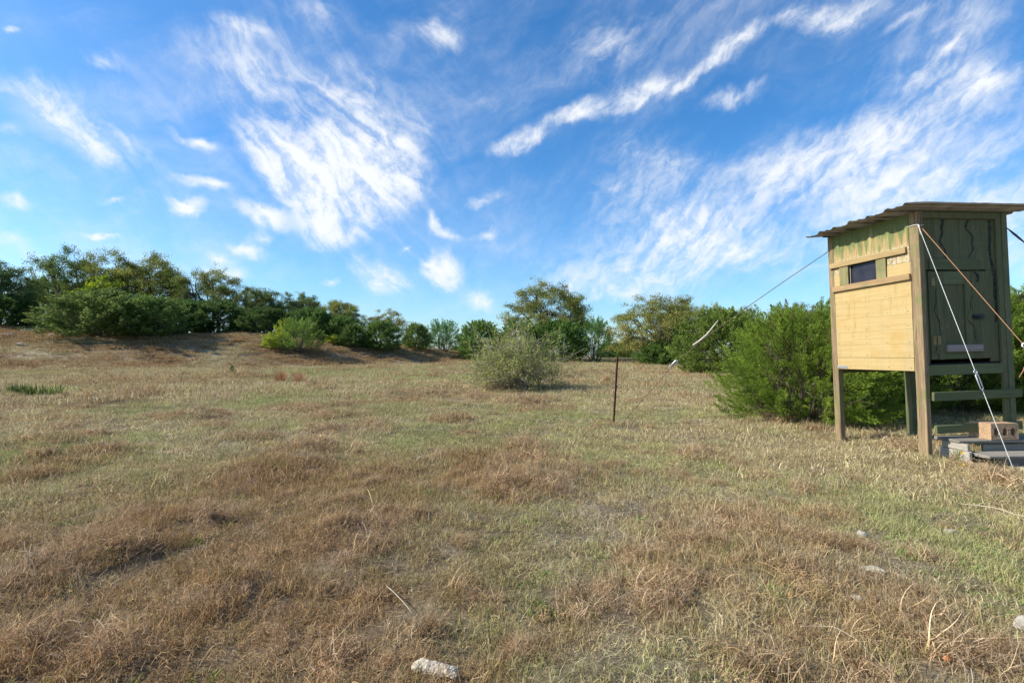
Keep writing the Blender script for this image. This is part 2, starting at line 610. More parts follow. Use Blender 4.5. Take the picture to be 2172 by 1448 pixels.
M_ROOF = roof_mat()
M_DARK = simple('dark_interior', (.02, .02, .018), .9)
M_BLACKPAINT = simple('black_paint', (.034, .038, .026), .9, 0, 25, .8)
M_BLACKMETAL = simple('black_metal', (.03, .032, .038), .4, .6)
M_HINGE = simple('tan_hinge', (.24, .17, .06), .6)
M_GALV = simple('galvanised_metal', (.62, .64, .66), .35, .75, 30, .15)
M_RUST = simple('rusty_post_metal', (.055, .018, .014), .75, .15, 30, .5)
M_RUSTWIRE = simple('rusty_wire', (.12, .095, .07), .7, .3, 30, .4)
M_WIRE = simple('white_cable', (.72, .72, .69), .5, .0, 160, .3)
M_ORANGE = simple('orange_cord', (.42, .215, .105), .7, 0, 90, .25)
M_ROPE = simple('dark_rope', (.03, .04, .055), .9)
M_BRICK = simple('clay_block', (.37, .245, .145), .95, 0, 35, .3, .6)
M_STONE = simple('limestone', (.40, .36, .285), .95, 0, 14, .28, .7)
M_GSTONE = simple('grey_limestone', (.30, .28, .25), .95, 0, 8, .4, .7)
M_BRICKBIT = simple('orange_fragment', (.55, .24, .10), .9, 0, 40, .2)
M_PORC = simple('white_insulator', (.78, .76, .72), .3, 0, 20, .08)


def pane_mat():
    m, b, out = mat_new('dark_pane')
    tc = b.n('ShaderNodeTexCoord')
    n = b.noise(tc.outputs['Object'], 4, 3, .6)
    c = b.ramp(n, [(.3, (.018, .018, .028)), (.7, (.035, .035, .05))])
    principled(b, out, c, .22, 0, spec=.5)
    return m


M_PANE = pane_mat()


def ground_mat():
    m, b, out = mat_new('dry_field_soil')
    a = b.n('ShaderNodeAttribute', attribute_name='tint')
    tc = b.n('ShaderNodeTexCoord')
    v = tc.outputs['Object']
    n1 = b.noise(v, 3.0, 6, .7)
    n2 = b.noise(v, 26.0, 5, .75)
    n3 = b.noise(v, .6, 4, .6)
    k = b.m('MULTIPLY', b.mapr(n1, .3, .7, .65, 1.2), b.mapr(n2, .3, .72, .45, 1.25))
    k = b.m('MULTIPLY', k, b.mapr(n3, .3, .7, .85, 1.12))
    c = b.v('SCALE', a.outputs['Color'], scale=k)
    h = b.m('ADD', n1, b.m('MULTIPLY', n2, .5))
    principled(b, out, c, 1.0, bump=h, bstr=.6, bdist=.06, spec=.05)
    return m


M_GROUND = ground_mat()


# ------------------------------------------------------------------ where the grass is tall, green or russet
def gxy(px, py):
    Y = CAMH * 1086 / (py - 750)
    Y = CAMH * 1086 / (py - 750 + .00021 * Y * Y * 1086 / Y)
    return at(px, Y), Y


TALL = [(600, 985, 120), (655, 955, 90), (1080, 1040, 120), (1190, 1010, 100), (1000, 1020, 100), (720, 885, 70), (960, 888, 60),
        (860, 842, 80), (930, 838, 90), (1010, 842, 60), (290, 845, 110), (210, 862, 80), (430, 885, 70), (250, 1170, 170), (370, 1110, 140),
        (480, 1260, 150), (110, 1230, 130), (750, 1130, 130), (1880, 955, 50), (1940, 985, 50), (1800, 938, 45), (1720, 915, 50),
        (2050, 1005, 50), (2110, 1025, 50), (130, 940, 80), (80, 1010, 70), (1640, 890, 50), (520, 815, 60), (1500, 800, 80), (1590, 815, 70),
        (1280, 790, 90), (1180, 790, 60), (1120, 850, 110), (680, 1320, 140), (300, 1390, 170), (60, 1400, 120), (1330, 905, 30)]
TALLW = [(*gxy(a, c), r) for a, c, r in TALL]
TALLW = [(x, y, r / 1086 * y) for x, y, r in TALLW]
GREEN = [(560, 850, 160), (760, 850, 130), (900, 800, 200), (700, 790, 200), (430, 800, 120), (600, 900, 120), (1450, 880, 200), (1250, 880, 160),
         (1500, 960, 250), (1800, 1050, 250), (2000, 1150, 250), (1300, 980, 150), (250, 930, 120), (40, 1060, 120), (170, 1080, 90), (330, 1010, 100), (850, 930, 150), (1700, 1250, 250)]
GREENW = [(*gxy(a, c), r) for a, c, r in GREEN]
GREENW = [(x, y, r / 1086 * y) for x, y, r in GREENW]


def masks(x, y):
    n1 = fbm(x / 1.1, y / 1.1, 50, 4)
    n2 = fbm(x / 3.5, y / 3.5, 60, 4)
    n3 = fbm(x / 9.0, y / 9.0, 70, 3)
    tall = np.zeros_like(x)
    for cx, cy, r in TALLW:
        d = np.hypot(x - cx, (y - cy) * .8) / r
        tall = np.maximum(tall, 1 - d)
    tall = np.maximum(tall, .55 * sstep(.56, .70, fbm(x / 1.6, y / 1.6, 140, 3)))
    tall = sstep(.0, .45, tall + (n1 - .5) * 1.1)
    green = np.zeros_like(x)
    for cx, cy, r in GREENW:
        d = np.hypot(x - cx, (y - cy) * .8) / r
        green = np.maximum(green, 1 - d)
    green = np.clip(green, 0, 1)
    green = sstep(.26, .92, .55 * green + 1.2 * (n2 - .5) + .9 * (n1 - .5) + .44) * (1 - .75 * tall)
    r = np.hypot(x, y)
    left = sstep(1.0, -1.6, x) * sstep(11, 5, r)
    yy = np.maximum(y, -x / 1.35)
    yf = np.interp(np.clip(x / np.maximum(yy, .01), -1.35, .3), [-1.35, -1, -.54, -.22, 0], [30, 33, 39, 48, 60])
    bank = sstep(-3, 2, yy - yf) * (x < 0)
    russet = np.clip(.95 * left + .8 * bank * (n2 > .38) + .55 * tall + 1.5 * (n2 - .60), 0, 1)
    green = green * (1 - .85 * bank) * (1 - .5 * left)
    return tall, green, russet


STRAW = np.array([.555, .485, .315])
RUSS = np.array([.43, .30, .18])
GREENC = np.array([.37, .375, .20])
GREYC = np.array([.50, .43, .34])


def tint_at(x, y, jit=0.0, rng=None):
    tall, green, russet = masks(x, y)
    g2 = fbm(x / .6, y / .6, 90, 3)
    c = STRAW[None] * (1 - russet[:, None]) + RUSS[None] * russet[:, None]
    gm = (sstep(.55, .75, g2) * .5)[:, None]
    c = c * (1 - gm) + GREYC[None] * gm
    c = c * (1 - green[:, None] * .72) + GREENC[None] * green[:, None] * .72
    return c, tall, green, russet


# ------------------------------------------------------------------ ground
def build_ground():
    nr, na = 270, 360
    rr = np.concatenate([[0.0], np.geomspace(.35, 3000, nr)])
    an = np.arange(na) * 2 * math.pi / na
    X = (rr[:, None] * np.cos(an)[None]).reshape(-1)
    Y = (rr[:, None] * np.sin(an)[None]).reshape(-1)
    Z = height(X, Y)
    n = len(X)
    co = np.stack([X, Y, Z], 1).astype(np.float32)
    i = np.arange(len(rr) - 1)[:, None]
    j = np.arange(na)[None]
    a = i * na + j
    c = i * na + (j + 1) % na
    q = np.stack([a, a + na, c + na, c], 2).reshape(-1, 4)[:, ::-1]
    q = q[na:]                       # drop the collapsed inner ring
    me = bpy.data.meshes.new('ground')
    me.vertices.add(n)
    me.vertices.foreach_set('co', co.reshape(-1))
    me.loops.add(len(q) * 4)
    me.loops.foreach_set('vertex_index', q.reshape(-1).astype(np.int32))
    me.polygons.add(len(q))
    me.polygons.foreach_set('loop_start', np.arange(len(q), dtype=np.int32) * 4)
    me.polygons.foreach_set('use_smooth', np.ones(len(q), bool))
    me.update(calc_edges=True)
    me.flip_normals() if me.polygons[na * 5].normal.z < 0 else None
    t, *_ = tint_at(X, Y)
    soil = np.array([.20, .145, .09])
    far = sstep(6, 30, np.hypot(X, Y))[:, None]
    t = (soil * .38 + t * .30) * (1 - far) + (t * .70) * far
    at_ = me.attributes.new('tint', 'FLOAT_COLOR', 'POINT')
    at_.data.foreach_set('color', np.concatenate([t, np.ones((n, 1))], 1).astype(np.float32).reshape(-1))
    o = link('ground', me, M_GROUND)
    tag(o, kind='structure')


build_ground()


# ------------------------------------------------------------------ grass (uncountable): point clouds carrying blade clumps
def clump(name, nb, Rr, lmin, lmax, wid, curl, upright, seed, cols, segs=3):
    rng = np.random.default_rng(seed)
    a = rng.uniform(0, 2 * math.pi, nb)
    rad = Rr * np.sqrt(rng.uniform(0, 1, nb))
    P = np.stack([rad * np.cos(a), rad * np.sin(a), np.full(nb, -.01)], 1)
    L = rng.uniform(lmin, lmax, nb) * rng.uniform(.6, 1.1, nb)
    th = rng.uniform(0, 2 * math.pi, nb)
    tilt = np.clip(rng.normal(upright, .35, nb), .05, 1.5)
    curlv = rng.normal(curl, curl * .6, nb)
    yaw = rng.normal(0, .55, nb)
    Q = np.zeros((nb, segs, 4, 3))
    pos = P.copy()
    side_th = th + math.pi / 2 + rng.normal(0, .6, nb)
    side = np.stack([np.cos(side_th), np.sin(side_th), rng.normal(0, .25, nb)], 1)
    w0 = wid * rng.uniform(.6, 1.35, nb)
    for s in range(segs):
        t0 = tilt + curlv * s
        d = np.stack([np.sin(t0) * np.cos(th + yaw * s), np.sin(t0) * np.sin(th + yaw * s), np.cos(t0)], 1)
        nxt = pos + d * (L / segs)[:, None]
        nxt[:, 2] = np.maximum(nxt[:, 2], .004 + .01 * rng.uniform(0, 1, nb))
        wa = (w0 * (1 - s / segs * .75))[:, None] * .5
        wb = (w0 * (1 - (s + 1) / segs * .75))[:, None] * .5
        Q[:, s, 0] = pos - side * wa
        Q[:, s, 1] = pos + side * wa
        Q[:, s, 2] = nxt + side * wb
        Q[:, s, 3] = nxt - side * wb
        pos = nxt
    cols = np.asarray(cols)
    pick = rng.integers(0, len(cols), nb)
    c = cols[pick] * rng.uniform(.62, 1.3, nb)[:, None]
    c = np.repeat(c[:, None, :], segs, 1).reshape(-1, 3)
    me = quads_mesh(name, Q.reshape(-1, 4, 3), c, M_GRASS)
    return bpy.data.objects.new(name, me)


NEU = [(1, 1, 1), (1.12, 1.06, .95), (.80, .76, .70), (1.45, 1.42, 1.32), (.86, .68, .50), (1.0, .90, .74), (.50, .43, .35), (.38, .32, .25), (.75, .80, .5)]
NEUG = [(1, 1, 1), (.88, 1.06, .66), (.82, 1.08, .56), (1.2, 1.08, .92), (.72, .90, .52), (.55, .55, .4), (1.3, 1.15, .95), (1.25, 1.15, .95)]
PALE = [(1.25, 1.22, 1.15), (1.1, 1.06, .98), (1.4, 1.36, 1.28)]


def gn_scatter(objname, pts, var, rot, scl, tint, sources, label, cat):
    n = len(pts)
    me = bpy.data.meshes.new(objname)
    me.vertices.add(n)
    me.vertices.foreach_set('co', pts.astype(np.float32).reshape(-1))

    def att(nm, ty, dat, key):
        a = me.attributes.new(nm, ty, 'POINT')
        a.data.foreach_set(key, dat.reshape(-1))
    att('var', 'INT', var.astype(np.int32), 'value')
    att('rot', 'FLOAT_VECTOR', rot.astype(np.float32), 'vector')
    att('scl', 'FLOAT_VECTOR', scl.astype(np.float32), 'vector')
    att('tint', 'FLOAT_COLOR', np.concatenate([tint, np.ones((n, 1))], 1).astype(np.float32), 'color')
    me.materials.append(M_GRASS)
    o = link(objname, me)
    ng = bpy.data.node_groups.new(objname + '_scatter', 'GeometryNodeTree')
    ng.interface.new_socket('Geometry', in_out='INPUT', socket_type='NodeSocketGeometry')
    ng.interface.new_socket('Geometry', in_out='OUTPUT', socket_type='NodeSocketGeometry')
    gi = ng.nodes.new('NodeGroupInput')
    go = ng.nodes.new('NodeGroupOutput')
    join = ng.nodes.new('GeometryNodeJoinGeometry')

    def named(ty, nm):
        x = ng.nodes.new('GeometryNodeInputNamedAttribute')
        x.data_type = ty
        x.inputs['Name'].default_value = nm
        return x.outputs[0]
    va, ro, sc = named('INT', 'var'), named('FLOAT_VECTOR', 'rot'), named('FLOAT_VECTOR', 'scl')
    e2r = ng.nodes.new('FunctionNodeEulerToRotation')
    ng.links.new(ro, e2r.inputs[0])
    for i, s in enumerate(sources):
        oi = ng.nodes.new('GeometryNodeObjectInfo')
        oi.inputs['Object'].default_value = s
        cmp_ = ng.nodes.new('FunctionNodeCompare')
        cmp_.data_type = 'INT'
        cmp_.operation = 'EQUAL'
        ng.links.new(va, [k for k in cmp_.inputs if k.type == 'INT'][0])
        [k for k in cmp_.inputs if k.type == 'INT'][1].default_value = i
        ip = ng.nodes.new('GeometryNodeInstanceOnPoints')
        ng.links.new(gi.outputs[0], ip.inputs['Points'])
        ng.links.new(cmp_.outputs[0], ip.inputs['Selection'])
        ng.links.new(oi.outputs['Geometry'], ip.inputs['Instance'])
        ng.links.new(e2r.outputs[0], ip.inputs['Rotation'])
        ng.links.new(sc, ip.inputs['Scale'])
        ng.links.new(ip.outputs[0], join.inputs[0])
    ng.links.new(join.outputs[0], go.inputs[0])
    md = o.modifiers.new('scatter', 'NODES')
    md.node_group = ng
    tag(o, label, cat, kind='stuff')
    return o


def build_grass():
    rng = np.random.default_rng(7)
    src = []
    for k in range(4):
        src.append(clump('blades', 75, .12, .04, .13, .0042, .55, .75, 100 + k, NEU))           # 0-3 near dry
    for k in range(2):
        src.append(clump('blades', 65, .11, .035, .10, .0042, .3, .45, 110 + k, NEUG))          # 4-5 near green
    for k in range(3):
        src.append(clump('blades', 150, .30, .05, .15, .0085, .5, .7, 120 + k, NEU))            # 6-8 middle dry
    src.append(clump('blades', 130, .28, .04, .12, .0085, .3, .5, 130, NEUG))                   # 9 middle green
    for k in range(2):
        src.append(clump('blades', 300, .85, .07, .20, .021, .45, .6, 140 + k, NEU))            # 10-11 far dry
    src.append(clump('blades', 280, .85, .05, .16, .021, .3, .5, 150, NEUG))                    # 12 far green
    src.append(clump('stems', 5, .14, .18, .42, .0024, .32, .55, 160, PALE, 5))                 # 13 pale loose stems
    src.append(clump('stems', 4, .18, .20, .50, .0024, .22, .9, 161, PALE, 5))                  # 14
    src.append(clump('weed', 46, .09, .035, .085, .012, .45, .85, 170, [(.55, .80, .40), (.45, .70, .35), (.65, .85, .45)]))      # 15 leafy weed
    src.append(clump('straw', 46, .16, .10, .26, .0030, .10, 1.28, 171, PALE + NEU[:3], 4))                # 16 flattened straw
    src.append(clump('straw', 40, .14, .08, .22, .0030, .35, 1.05, 172, PALE + NEU[:2], 5))                # 17
    # candidate points: density falls off with distance
    def ring(r0, r1, dens, half):
        n = int(dens * half * (r1 ** 2 - r0 ** 2))
        r = np.sqrt(rng.uniform(r0 ** 2, r1 ** 2, n))
        a = rng.uniform(-half, half, n)
        return r * np.sin(a), r * np.cos(a)
    P, V, S = [], [], []
    for r0, r1, dens, half, zone in ((.9, 9.5, 125, 1.05, 0), (7.0, 24, 26, 1.0, 1), (19, 82, 4.2, 1.0, 2), (82, 150, .8, .95, 2)):
        x, y = ring(r0, r1, dens, half)
        _, tall, green, russet = tint_at(x, y)
        isg = rng.uniform(0, 1, len(x)) < green * .75 + .10
        if zone == 0:
            v = np.where(isg, rng.integers(4, 6, len(x)), rng.integers(0, 4, len(x)))
            st = rng.uniform(0, 1, len(x)) < .02
            st &= np.hypot(x, y) > 3.6
            v = np.where(st, rng.integers(13, 15, len(x)), v)
            q = rng.uniform(0, 1, len(x))
            v = np.where(q < .035 + .05 * tall, rng.integers(16, 18, len(x)), v)
            v = np.where(q > .988 - .02 * green, 15, v)
        elif zone == 1:
            v = np.where(isg, 9, rng.integers(6, 9, len(x)))
            st = rng.uniform(0, 1, len(x)) < .02
            v = np.where(st, rng.integers(13, 15, len(x)), v)
        else:
            v = np.where(isg, 12, rng.integers(10, 12, len(x)))
        fs = .30 if zone == 0 else .8
        lo = fbm(x / fs, y / fs, 77, 3)
        keep = rng.uniform(0, 1, len(x)) < (.62 + .38 * sstep(.30, .52, lo) if zone < 2 else 1.0)
        P.append(np.stack([x, y], 1)[keep])
        V.append(v[keep])
        S.append((rng.uniform(.6, 1.25, len(x)) * (.45 + 1.2 * lo) * (1 + .35 * tall))[keep])
    P = np.concatenate(P)
    V = np.concatenate(V)
    S = np.concatenate(S)
    # keep clear of the step treads and the block
    k = ~((P[:, 0] > 6.35) & (P[:, 0] < 8.1) & (P[:, 1] > 7.0) & (P[:, 1] < 8.0))
    P, V, S = P[k], V[k], S[k]
    x, y = P[:, 0], P[:, 1]
    t, tall, green, russet = tint_at(x, y)
    t = t * rng.uniform(.80, 1.18, len(x))[:, None]
    n = len(x)
    rot = np.stack([rng.normal(0, .08, n), rng.normal(0, .08, n), rng.uniform(0, 6.283, n)], 1)
    scl = np.stack([np.ones(n) * .95, np.ones(n) * .95, S], 1)
    gn_scatter('grass', np.stack([x, y, height(x, y)], 1), V, rot, scl, t, src,
               'short dry and green grass covering the whole field', 'grass')
    # matted bunchgrass mounds
    src2 = []
    for k in range(4):
        src2.append(clump('tuft', 120, .11, .10, .26, .0042, .62, .62, 200 + k, NEU + PALE[1:2], 5))
    for k in range(2):
        src2.append(clump('tuft', 95, .15, .12, .30, .0085, .60, .55, 210 + k, NEU + PALE[1:2], 5))
    for k in range(2):
        src2.append(clump('tuft', 110, .35, .16, .40, .019, .35, .45, 220 + k, NEU, 3))
    P, V, RT, SC = [], [], [], []
    for r0, r1, dens, half, lo, hi, per, spread in ((1.0, 9.0, 8.0, 1.05, 0, 4, 7, .10), (7.5, 24, 2.6, 1.0, 4, 6, 6, .16), (20, 70, 1.0, 1.0, 6, 8, 3, .40)):
        x, y = ring(r0, r1, dens, half)
        _, tall, green, russet = tint_at(x, y)
        yy = np.maximum(y, -x / 1.35)
        u = np.clip(x / np.maximum(yy, .01), -1.35, .3)
        yf = np.interp(u, [-1.35, -1, -.54, -.22, 0], [30, 33, 39, 48, 60])
        bank = sstep(-4, 2, yy - yf) * (u < -.02)
        keep = rng.uniform(0, 1, len(x)) < np.maximum(np.maximum(tall ** 1.2, np.where(np.hypot(x, y) > 22, .05, .10) + .10 * russet), .9 * bank)
        x, y, tall = x[keep], y[keep], tall[keep]
        size = rng.uniform(.5, 1.3, len(x)) * (.72 + .5 * tall)
        k = np.repeat(np.arange(len(x)), per)
        dx, dy = rng.normal(0, spread, (2, len(k))) * size[k]
        P.append(np.stack([x[k] + dx, y[k] + dy], 1))
        V.append(rng.integers(lo, hi, len(k)))
        rr_ = np.hypot(dx, dy)
        RT.append(np.stack([rng.normal(0, .12, len(k)), np.clip(rr_ / spread * .38, 0, .9) + rng.normal(0, .1, len(k)), np.arctan2(dy, dx)], 1))
        SC.append(size[k] * np.clip(1.15 - .28 * rr_ / spread, .5, 1.2) * rng.uniform(.8, 1.15, len(k)))
    RT, SC = np.concatenate(RT), np.concatenate(SC)
    P = np.concatenate(P)
    V = np.concatenate(V)
    k = ~((P[:, 0] > 6.3) & (P[:, 0] < 8.1) & (P[:, 1] > 6.95) & (P[:, 1] < 8.0))
    P, V, RT, SC = P[k], V[k], RT[k], SC[k]
    x, y = P[:, 0], P[:, 1]
    t, tall, green, russet = tint_at(x, y)
    mixr = rng.uniform(.55, 1.0, len(x))[:, None]
    t = (t * (1 - mixr) + (np.array([.51, .375, .25])) * mixr) * rng.uniform(.8, 1.2, len(x))[:, None]
    n = len(x)
    rot = RT
    scl = np.stack([SC * 1.05, SC * 1.05, SC], 1)
    gn_scatter('dry_bunchgrass', np.stack([x, y, height(x, y)], 1), V, rot, scl, t, src2,
               'taller russet bunchgrass in matted mounds across the field and bank', 'grass')


build_grass()


# ------------------------------------------------------------------ vegetation generators
def nrm(v):
    return v / (np.linalg.norm(v) + 1e-9)


def leaf_quads(cent, dirs, ln, wd, rng):
    """elongated quads at cent pointing along dirs"""
    n = len(cent)
    d = dirs / (np.linalg.norm(dirs, axis=1, keepdims=True) + 1e-9)
    r = rng.normal(0, 1, (n, 3))
    s = np.cross(d, r)
    s /= np.linalg.norm(s, axis=1, keepdims=True) + 1e-9
    ln = np.broadcast_to(ln, n)[:, None]
    wd = np.broadcast_to(wd, n)[:, None] * .5
    Q = np.zeros((n, 4, 3))
    Q[:, 0] = cent - s * wd * .55
    Q[:, 1] = cent + d * ln * .55 - s * wd
    Q[:, 2] = cent + d * ln
    Q[:, 3] = cent + d * ln * .45 + s * wd
    return Q


def gen_oak(seed, H, W, lpt=34, leaf=.17, stems=2, cut=.0, spread=.9, base=(.105, .14, .045), base2=(.215, .225, .08)):
    rng = np.random.default_rng(seed)
    br, ends = [], []
    Ls = [.20, .34, .24, .17, .115]
    Ls = [l * H for l in Ls]
    maxl = 4

    def grow(p, d, L, r, lvl):
        ns = 4 if lvl < 3 else 3
        pts, rad = [p.copy()], [r]
        for i in range(ns):
            wob = .20 if lvl < 2 else .38
            trop = .05 if lvl == 0 else (.10 if lvl < 3 else .16)
            d = nrm(d + rng.normal(0, wob, 3) * [1, 1, .75] + np.array([0, 0, trop]))
            if lvl > 0 and d[2] < -.12:
                d[2] = -.05
                d = nrm(d)
            p = p + d * L / ns
            pts.append(p.copy())
            rad.append(r * (1 - .45 * (i + 1) / ns))
        br.append((np.array(pts), np.array(rad)))
        if lvl == maxl:
            ends.append(np.array(pts[1:]))
            return
        nc = [4, 4, 4, 4][lvl]
        for c in range(nc):
            k = ns if c == 0 else rng.integers(max(1, ns - 2), ns + 1)
            q = pts[k]
            ang = rng.uniform(.45, 1.0) if lvl > 0 else rng.uniform(.5, 1.05) * spread
            if c == 0:
                ang *= .45
            az = rng.uniform(0, 6.283) if lvl > 0 else 6.283 * (c + rng.uniform(-.3, .3)) / nc
            u = nrm(np.cross(d, [.3, .2, .9] if abs(d[2]) < .9 else [1, 0, 0]))
            w = np.cross(d, u)
            nd = nrm(d * math.cos(ang) + (u * math.cos(az) + w * math.sin(az)) * math.sin(ang))
            if lvl >= 1 and rng.uniform() < cut:
                continue
            grow(q.copy(), nd, Ls[lvl + 1] * rng.uniform(.75, 1.2), rad[k] * rng.uniform(.60, .80), lvl + 1)

    for attempt in range(30):          # keep growing until the crown is not lopsided
        br.clear()
        ends.clear()
        for s in range(stems):
            a = 6.283 * s / stems + rng.uniform(0, 1)
            d0 = nrm(np.array([math.cos(a) * .38, math.sin(a) * .38, 1.0]) if stems > 1 else np.array([rng.normal(0, .12), rng.normal(0, .12), 1]))
            grow(np.array([math.cos(a) * .16, math.sin(a) * .16, -.25]), d0, Ls[0] * rng.uniform(.8, 1.2), 0.050 * H * (.85 if stems > 1 else 1.1), 0)
        pts_ = np.concatenate(ends)
        ctr = (pts_.min(0) + pts_.max(0)) / 2
        q = [np.mean((pts_[:, 0] > ctr[0]) == i) for i in (True, False)] + [np.mean((pts_[:, 1] > ctr[1]) == i) for i in (True, False)]
        if min(q) > .40:
            break
    E = np.concatenate(ends)
    c = np.repeat(E, lpt // 3, 0)
    c = c + rng.normal(0, .0145 * H, c.shape) * [1.3, 1.3, .8]
    n = len(c)
    cl = np.repeat(rng.uniform(.72, 1.25, len(ends)), [len(e) * (lpt // 3) for e in ends])
    mixv = np.clip(np.repeat(rng.uniform(0, 1, len(ends)), [len(e) * (lpt // 3) for e in ends]) + rng.normal(0, .18, n), 0, 1)[:, None]
    col = (np.array(base) * (1 - mixv) + np.array(base2) * mixv) * cl[:, None] * rng.uniform(.75, 1.25, n)[:, None]
    Q = leaf_quads(c, rng.normal(0, 1, (n, 3)) + [0, 0, .3], leaf * rng.uniform(.6, 1.2, n), leaf * .7, rng)
    # bring to size
    lo, hi = np.percentile(c, .6, 0), np.percentile(c, 99.6, 0)
    cx, cy = (lo[0] + hi[0]) / 2, (lo[1] + hi[1]) / 2
    f = np.array([W / (hi[0] - lo[0]), W / (hi[1] - lo[1]), H / hi[2]])
    off = np.array([cx, cy, 0])

    def fit(v):
        z = np.clip(v[..., 2:3] / (H * .3), 0, 1)
        return (v - off * z) * f
    br = [(fit(p), r) for p, r in br]
    cc = Q.mean(1, keepdims=True)
    Q = fit(cc) + (Q - cc)
    return tube_mesh('oak_trunk', br, 5, M_BARK), quads_mesh('oak_crown', Q, col, M_LEAF)


def gen_dome_oak(seed, H, W, nl=80, tw=7, lpt=24, leaf=.12, stems=2, drop=.25, fork=.2, base=(.105, .14, .045), base2=(.215, .225, .08)):
    """spreading oak: limbs grown from forked stems to places in a lobed dome, a leafy clump round each"""
    rng = np.random.default_rng(seed)
    ph = rng.uniform(0, 6.283, 4)
    zc = .40 * H
    br, prim = [], []
    for s_ in range(stems):
        a = 6.283 * s_ / stems + rng.uniform(-.5, .5)
        b0 = np.array([math.cos(a) * .02 * W, math.sin(a) * .02 * W, -.3])
        fk = np.array([math.cos(a) * .07 * W, math.sin(a) * .07 * W, fork * H * rng.uniform(.8, 1.25)])
        mid = (b0 + fk) / 2 + rng.normal(0, .012 * H, 3)
        r0 = .040 * H / math.sqrt(stems)
        br.append((np.array([b0, mid, fk]), np.array([r0 * 1.15, r0, r0 * .85])))
        for k in range(4 if stems > 1 else 7):
            aa = a + (rng.uniform(-1.3, 1.3) if stems > 1 else 6.283 * k / 7)
            el = rng.uniform(.15, 1.25)
            e = np.array([math.cos(aa) * math.cos(el) * W * .36, math.sin(aa) * math.cos(el) * W * .36, zc + math.sin(el) * H * .40])
            pts = [fk]
            for t in (.25, .5, .75, 1.0):
                p = fk * (1 - t) + e * t + np.array([0, 0, .05 * H * math.sin(t * 3.14)]) + rng.normal(0, .022 * H, 3)
                pts.append(p)
            pts = np.array(pts)
            rad = r0 * np.array([.62, .54, .44, .34, .22])
            br.append((pts, rad))
            prim += list(zip(pts[1:], rad[1:]))
    PP = np.array([p for p, _ in prim])
    PR = np.array([r for _, r in prim])
    C_, col_i = [], []
    for i in range(nl):
        az = rng.uniform(0, 6.283)
        sl = rng.uniform(-drop, 1.0)
        el = math.asin(sl)
        lob = 1 + .13 * math.sin(3 * az + ph[0]) + .10 * math.sin(5 * az + ph[1] + 3 * sl) + .07 * math.sin(9 * az + ph[2])
        rho = (.55 + .45 * rng.uniform() ** .45) * lob
        T = np.array([math.cos(el) * W * .46 * rho * math.cos(az), math.cos(el) * W * .46 * rho * math.sin(az), zc + (sl * .54 * H if sl > 0 else sl * .40 * H) * rho])
        dd = np.linalg.norm((PP - T) * [1, 1, 1.3], axis=1) + .25 * np.maximum(0, PP[:, 2] - T[2])
        k = int(np.argmin(dd))
        st, r = PP[k], PR[k] * .62
        pts = [st]
        for t in (.33, .67, 1.0):
            pts.append(st * (1 - t) + T * t + np.array([0, 0, .035 * H * math.sin(t * 3.14)]) + rng.normal(0, .014 * H, 3))
        br.append((np.array(pts), r * np.array([1, .8, .6, .35])))
        shade = rng.uniform(.78, 1.22)
        mixc = rng.uniform(0, 1)
        csz = rng.uniform(.6, 1.3)
        for j in range(tw):
            e = T + rng.normal(0, 1, 3) * np.array([.042 * W, .042 * W, .030 * H]) * csz
            m = (pts[2] + e) / 2 + rng.normal(0, .01 * H, 3)
            br.append((np.array([pts[2], m, e]), r * np.array([.34, .24, .10])))
            n = lpt
            c = e + rng.normal(0, 1, (n, 3)) * np.array([.020 * W, .020 * W, .016 * H])
            c[: n // 4] = m + (e - m) * rng.uniform(0, 1, (n // 4, 1)) + rng.normal(0, .012 * W, (n // 4, 3))
            C_.append(c)
            mv = np.clip(mixc + rng.normal(0, .2, n), 0, 1)[:, None]
            col_i.append((np.array(base) * (1 - mv) + np.array(base2) * mv) * shade * rng.uniform(.75, 1.25, n)[:, None])
    c = np.concatenate(C_)
    col = np.concatenate(col_i)
    k = c[:, 2] > .1
    c, col = c[k], col[k]
    Q = leaf_quads(c, rng.normal(0, 1, (len(c), 3)) + [0, 0, .3], leaf * rng.uniform(.6, 1.25, len(c)), leaf * .7, rng)
    f = np.array([W / (np.percentile(c[:, 0], 99.7) - np.percentile(c[:, 0], .3)), W / (np.percentile(c[:, 1], 99.7) - np.percentile(c[:, 1], .3)), H / np.percentile(c[:, 2], 99.8)])
    cc = Q.mean(1, keepdims=True)
    Q = cc * f + (Q - cc)
    br = [(p * f, r) for p, r in br]
    return tube_mesh('oak_trunk', br, 5, M_BARK), quads_mesh('oak_crown', Q, col, M_LEAF)


